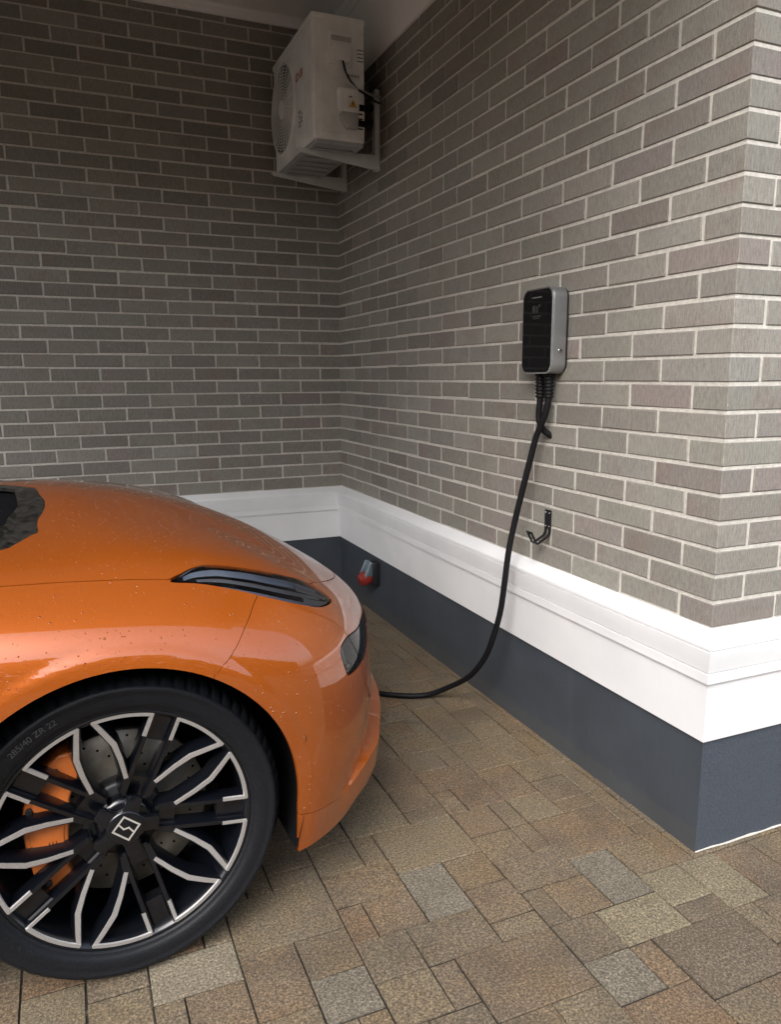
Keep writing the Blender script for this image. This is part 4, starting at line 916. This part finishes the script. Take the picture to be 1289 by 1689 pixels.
def make_wheel(spin):
    w = bpy.data.objects.new('wheel', None); w.empty_display_size = .1; link(w, car)
    # tyre with cut shoulder blocks and a flattened contact patch
    prof = [(.2705, .012), (.2745, -.001), (.2800, -.0045), (.2860, -.0045), (.2885, -.0075), (.302, -.0115), (.318, -.0135), (.3325, -.0130), (.3345, -.0145), (.346, -.0115), (.3485, -.0075), (.357, -.0005), (.3635, .009), (.3685, .020), (.3715, .034), (.3735, .052), (.3740, .066), (.3675, .067), (.3675, .078), (.3745, .079), (.3750, .125), (.3680, .126), (.3680, .137), (.3750, .138), (.3745, .184), (.3675, .185), (.3675, .196), (.3735, .197), (.3700, .23), (.360, .248), (.335, .262), (.29, .262), (.268, .25)]
    prof = [(.279 + (r - .2745) * .796, h) for r, h in prof]
    seg = 360; V, F = lathe_geo(prof, seg); n = len(prof); V = [list(v) for v in V]
    for i in range(seg):
        for k in range(n):
            x, y, z = V[i * n + k]; r = math.hypot(x, z)
            if (i % 5) == 0 and 11 <= k <= 16: f_ = (r - .008) / r; x, z = x * f_, z * f_
            if z < -.3520: z = -.3520; y = y - .004 * (k in (6, 7, 8, 9))
            V[i * n + k] = (x, y, z)
    ty = obj('tyre', V, F, M['tyre_rubber'], w, True)
    for e in (): pass
    tv, tf = text_geo('285/40 ZR 22', .0185); xs = [v[0] for v in tv]; LV = []
    a_end = math.radians(112.8); rm = .3132; x1 = max(xs)
    for v in tv:
        a = a_end + (x1 - v[0]) * 1.05 / rm; r = rm + v[1]; LV.append((r * math.cos(a + spin), -.0142, r * math.sin(a + spin)))
    obj('size_lettering', LV, tf, M['tyre_mark'], ty)
    # rim barrel and lip
    V, F = lathe_geo([(.2745, .010), (.2755, .0035), (.2735, .0005), (.2700, .0005), (.2655, .005), (.2600, .012), (.2555, .03), (.2520, .07), (.2480, .12), (.246, .20), (.262, .235)], 120)
    rim = obj('rim', V, F, M['rim_black'], w, True); rim.scale = (1.0155, 1, 1.0155)
    V, F = lathe_geo([(.001, .036), (.046, .036), (.054, .040), (.060, .052), (.062, .085)], 60); obj('hub_disc', V, F, M['rim_black'], rim, True)
    for i in range(5):
        ax = TH0 + spin + i * 2 * math.pi / 5
        # recessed web between the twin bars
        for seg_ in ([(.055, 0), (.085, 0), (.108, 0)], [(.200, 0), (.225, 0), (.262, 0)]):
            bm_fix('spoke_web', bar(rotp(seg_, ax), .036, .046, .016, .046), M['rim_black'], rim, True)
        for s_ in (1, -1):
            tw = bar(rotp([(.064, s_ * .0235), (.11, s_ * .0255), (.17, s_ * .0262), (.212, s_ * .0265), (.2665, s_ * .0270)], ax), .0085, .017, 0, .040); bm_fix('spoke', tw, M['rim_black'], rim, True)
            A_ = [pol(.111, s_ * math.radians(16.6)), pol(.16, s_ * math.radians(21.5)), pol(.201, s_ * math.radians(24.8)), pol(.236, s_ * math.radians(29.4)), pol(.2668, s_ * math.radians(32.6))]
            bm_fix('spoke', bar(rotp([(.070, s_ * .026)] + A_, ax), .0135, .026, 0, .042), M['rim_black'], rim, True)
            wd = [.0085, .0100, .0115, .0105, .0092]
            bm_fix('silver_face', bar(rotp(A_, ax), wd, .0110, 0, .003, .0008), M['machined_silver'], rim)
            bm_fix('silver_face', bar(rotp([(.211, s_ * .0288), (.2660, s_ * .0290)], ax), .0075, .0082, 0, .003, .0008), M['machined_silver'], rim)
            bm_fix('silver_face', bar([pol(.2655, ax + s_ * math.radians(6.0 + 27.2 * k / 14)) for k in range(15)], .0092, .0098, -.0012, .003, .0008), M['machined_silver'], rim)
    # centre cap: disc with five tabs, and the emblem
    star = []
    for i in range(5):
        a = TH0 + spin + i * 2 * math.pi / 5
        star += [pol(.040, a - .50), pol(.046, a - .36)] + [rotp([(.066, -.0165), (.071, -.012), (.0725, 0), (.071, .012), (.066, .0165)], a)[k] for k in range(5)] + [pol(.046, a + .36), pol(.040, a + .50)]
    prism('centre_cap', star, 'y', .0185, .031, M['rim_black'], rim, .002, 2)
    V, F = lathe_geo([(.0005, .0150), (.034, .0150), (.0375, .0165), (.039, .0195)], 48); obj('cap_boss', V, F, M['rim_black'], rim, True)
    em = Join(); q4 = [(-.0015, .028), (.0295, .0027), (.0047, -.0278), (-.0266, -.0014)]
    zig = [(-.0140, .0133), (-.0038, .0022), (.0070, -.0005), (.0171, -.0125)]
    def line(a, b, wd):
        d = (Vector(b) - Vector(a)).normalized(); nn_ = Vector((-d.y, d.x)) * wd / 2; a, b = Vector(a) - d * wd / 2, Vector(b) + d * wd / 2
        P4 = [a + nn_, b + nn_, b - nn_, a - nn_]; k = len(em.V)
        for yy in (.0138, .0149): em.V += [(p.x, yy, p.y) for p in P4]
        em.F += [(k, k + 1, k + 2, k + 3)] + [(k + i, k + (i + 1) % 4, k + 4 + (i + 1) % 4, k + 4 + i) for i in range(4)]
    k4 = rotp(q4, spin); kz = rotp([(-.0141, .0133), (-.0038, -.0005), (.0070, .0009), (.0171, -.0126)], spin)
    for a, b in zip(k4, k4[1:] + k4[:1]): line(a, b, .0036)
    for a, b in zip(kz, kz[1:]): line(a, b, .0032)
    bm_fix('emblem', (em.V, em.F), M['emblem_silver'], rim)
    # brake: disc, holes, caliper
    V, F = lathe_geo([(.085, .100), (.193, .100), (.194, .102), (.194, .128), (.085, .130)], 96); dk = obj('brake_disc', V, F, M['brake_iron'], w, True)
    V, F = lathe_geo([(.001, .062), (.080, .062), (.088, .068), (.088, .101)], 60); obj('disc_hat', V, F, M['black_trim'], dk, True)
    hl = Join()
    for i in range(48):
        a = i * 2 * math.pi / 48; r = (.115, .138, .160, .180)[i % 4]; c_ = pol(r, a); k = len(hl.V)
        hl.V += [(c_[0] + .0032 * math.cos(t_ * math.pi / 4), .0996, c_[1] + .0032 * math.sin(t_ * math.pi / 4)) for t_ in range(8)]; hl.F.append(tuple(range(k, k + 8)))
    tag(obj('cooling_holes', hl.V, hl.F, M['black_liner'], dk), kind='stuff')
    return w
def make_caliper(w):
    a0, a1 = 118, 230; poly = []
    prof_out = [(118, .206), (124, .219), (134, .2165), (146, .2145), (156, .213), (166, .209), (178, .204), (192, .203), (204, .209), (214, .2105), (224, .207), (230, .198)]
    prof_in = [(230, .168), (222, .150), (214, .146), (204, .126), (196, .120), (180, .1135), (164, .1125), (154, .116), (146, .130), (134, .138), (124, .150), (118, .170)]
    poly = [pol(r, math.radians(a)) for a, r in prof_out + prof_in]
    c_ = prism('caliper', poly, 'y', .058, .1375, M['caliper_orange'], w, .007, 3)
    raised = [pol(r, math.radians(a)) for a, r in [(150, .203), (168, .196), (182, .190), (198, .190), (210, .198), (208, .152), (198, .131), (180, .124), (160, .124), (152, .140)]]
    prism('caliper_face', raised, 'y', .054, .060, M['caliper_orange'], c_, .0025, 2)
    V, F = text_geo('E E', .0235)
    # reading upwards along the caliper
    LV = [(-.1462 - v[1], .0535, -.0245 + v[0] * .84) for v in V]
    obj('lettering', LV, F, M['caliper_mark'], c_)
    for a, r in ((132, .196), (160, .200), (214, .196)):
        p_ = pol(r, math.radians(a)); V, F = tube_geo([(p_[0], .0575, p_[1]), (p_[0], .050, p_[1]), (p_[0], .049, p_[1])], [.008, .008, .006], 6); obj('caliper_bolt', V, F, M['black_trim'], c_)
near = make_wheel(0.0); near.location = (.001, -.89, .3526); make_caliper(near)
def copy_tree(o, parent):
    c = o.copy(); COL.objects.link(c); c.parent = parent
    for ch in list(o.children): copy_tree(ch, c)
    return c
for wx, sgn in ((0, 1), (-2.885, -1), (-2.885, 1)):
    w_ = copy_tree(near, car); w_.location = (wx, .89 * sgn, .3526); w_.rotation_euler = (0, 0, math.pi if sgn > 0 else 0)
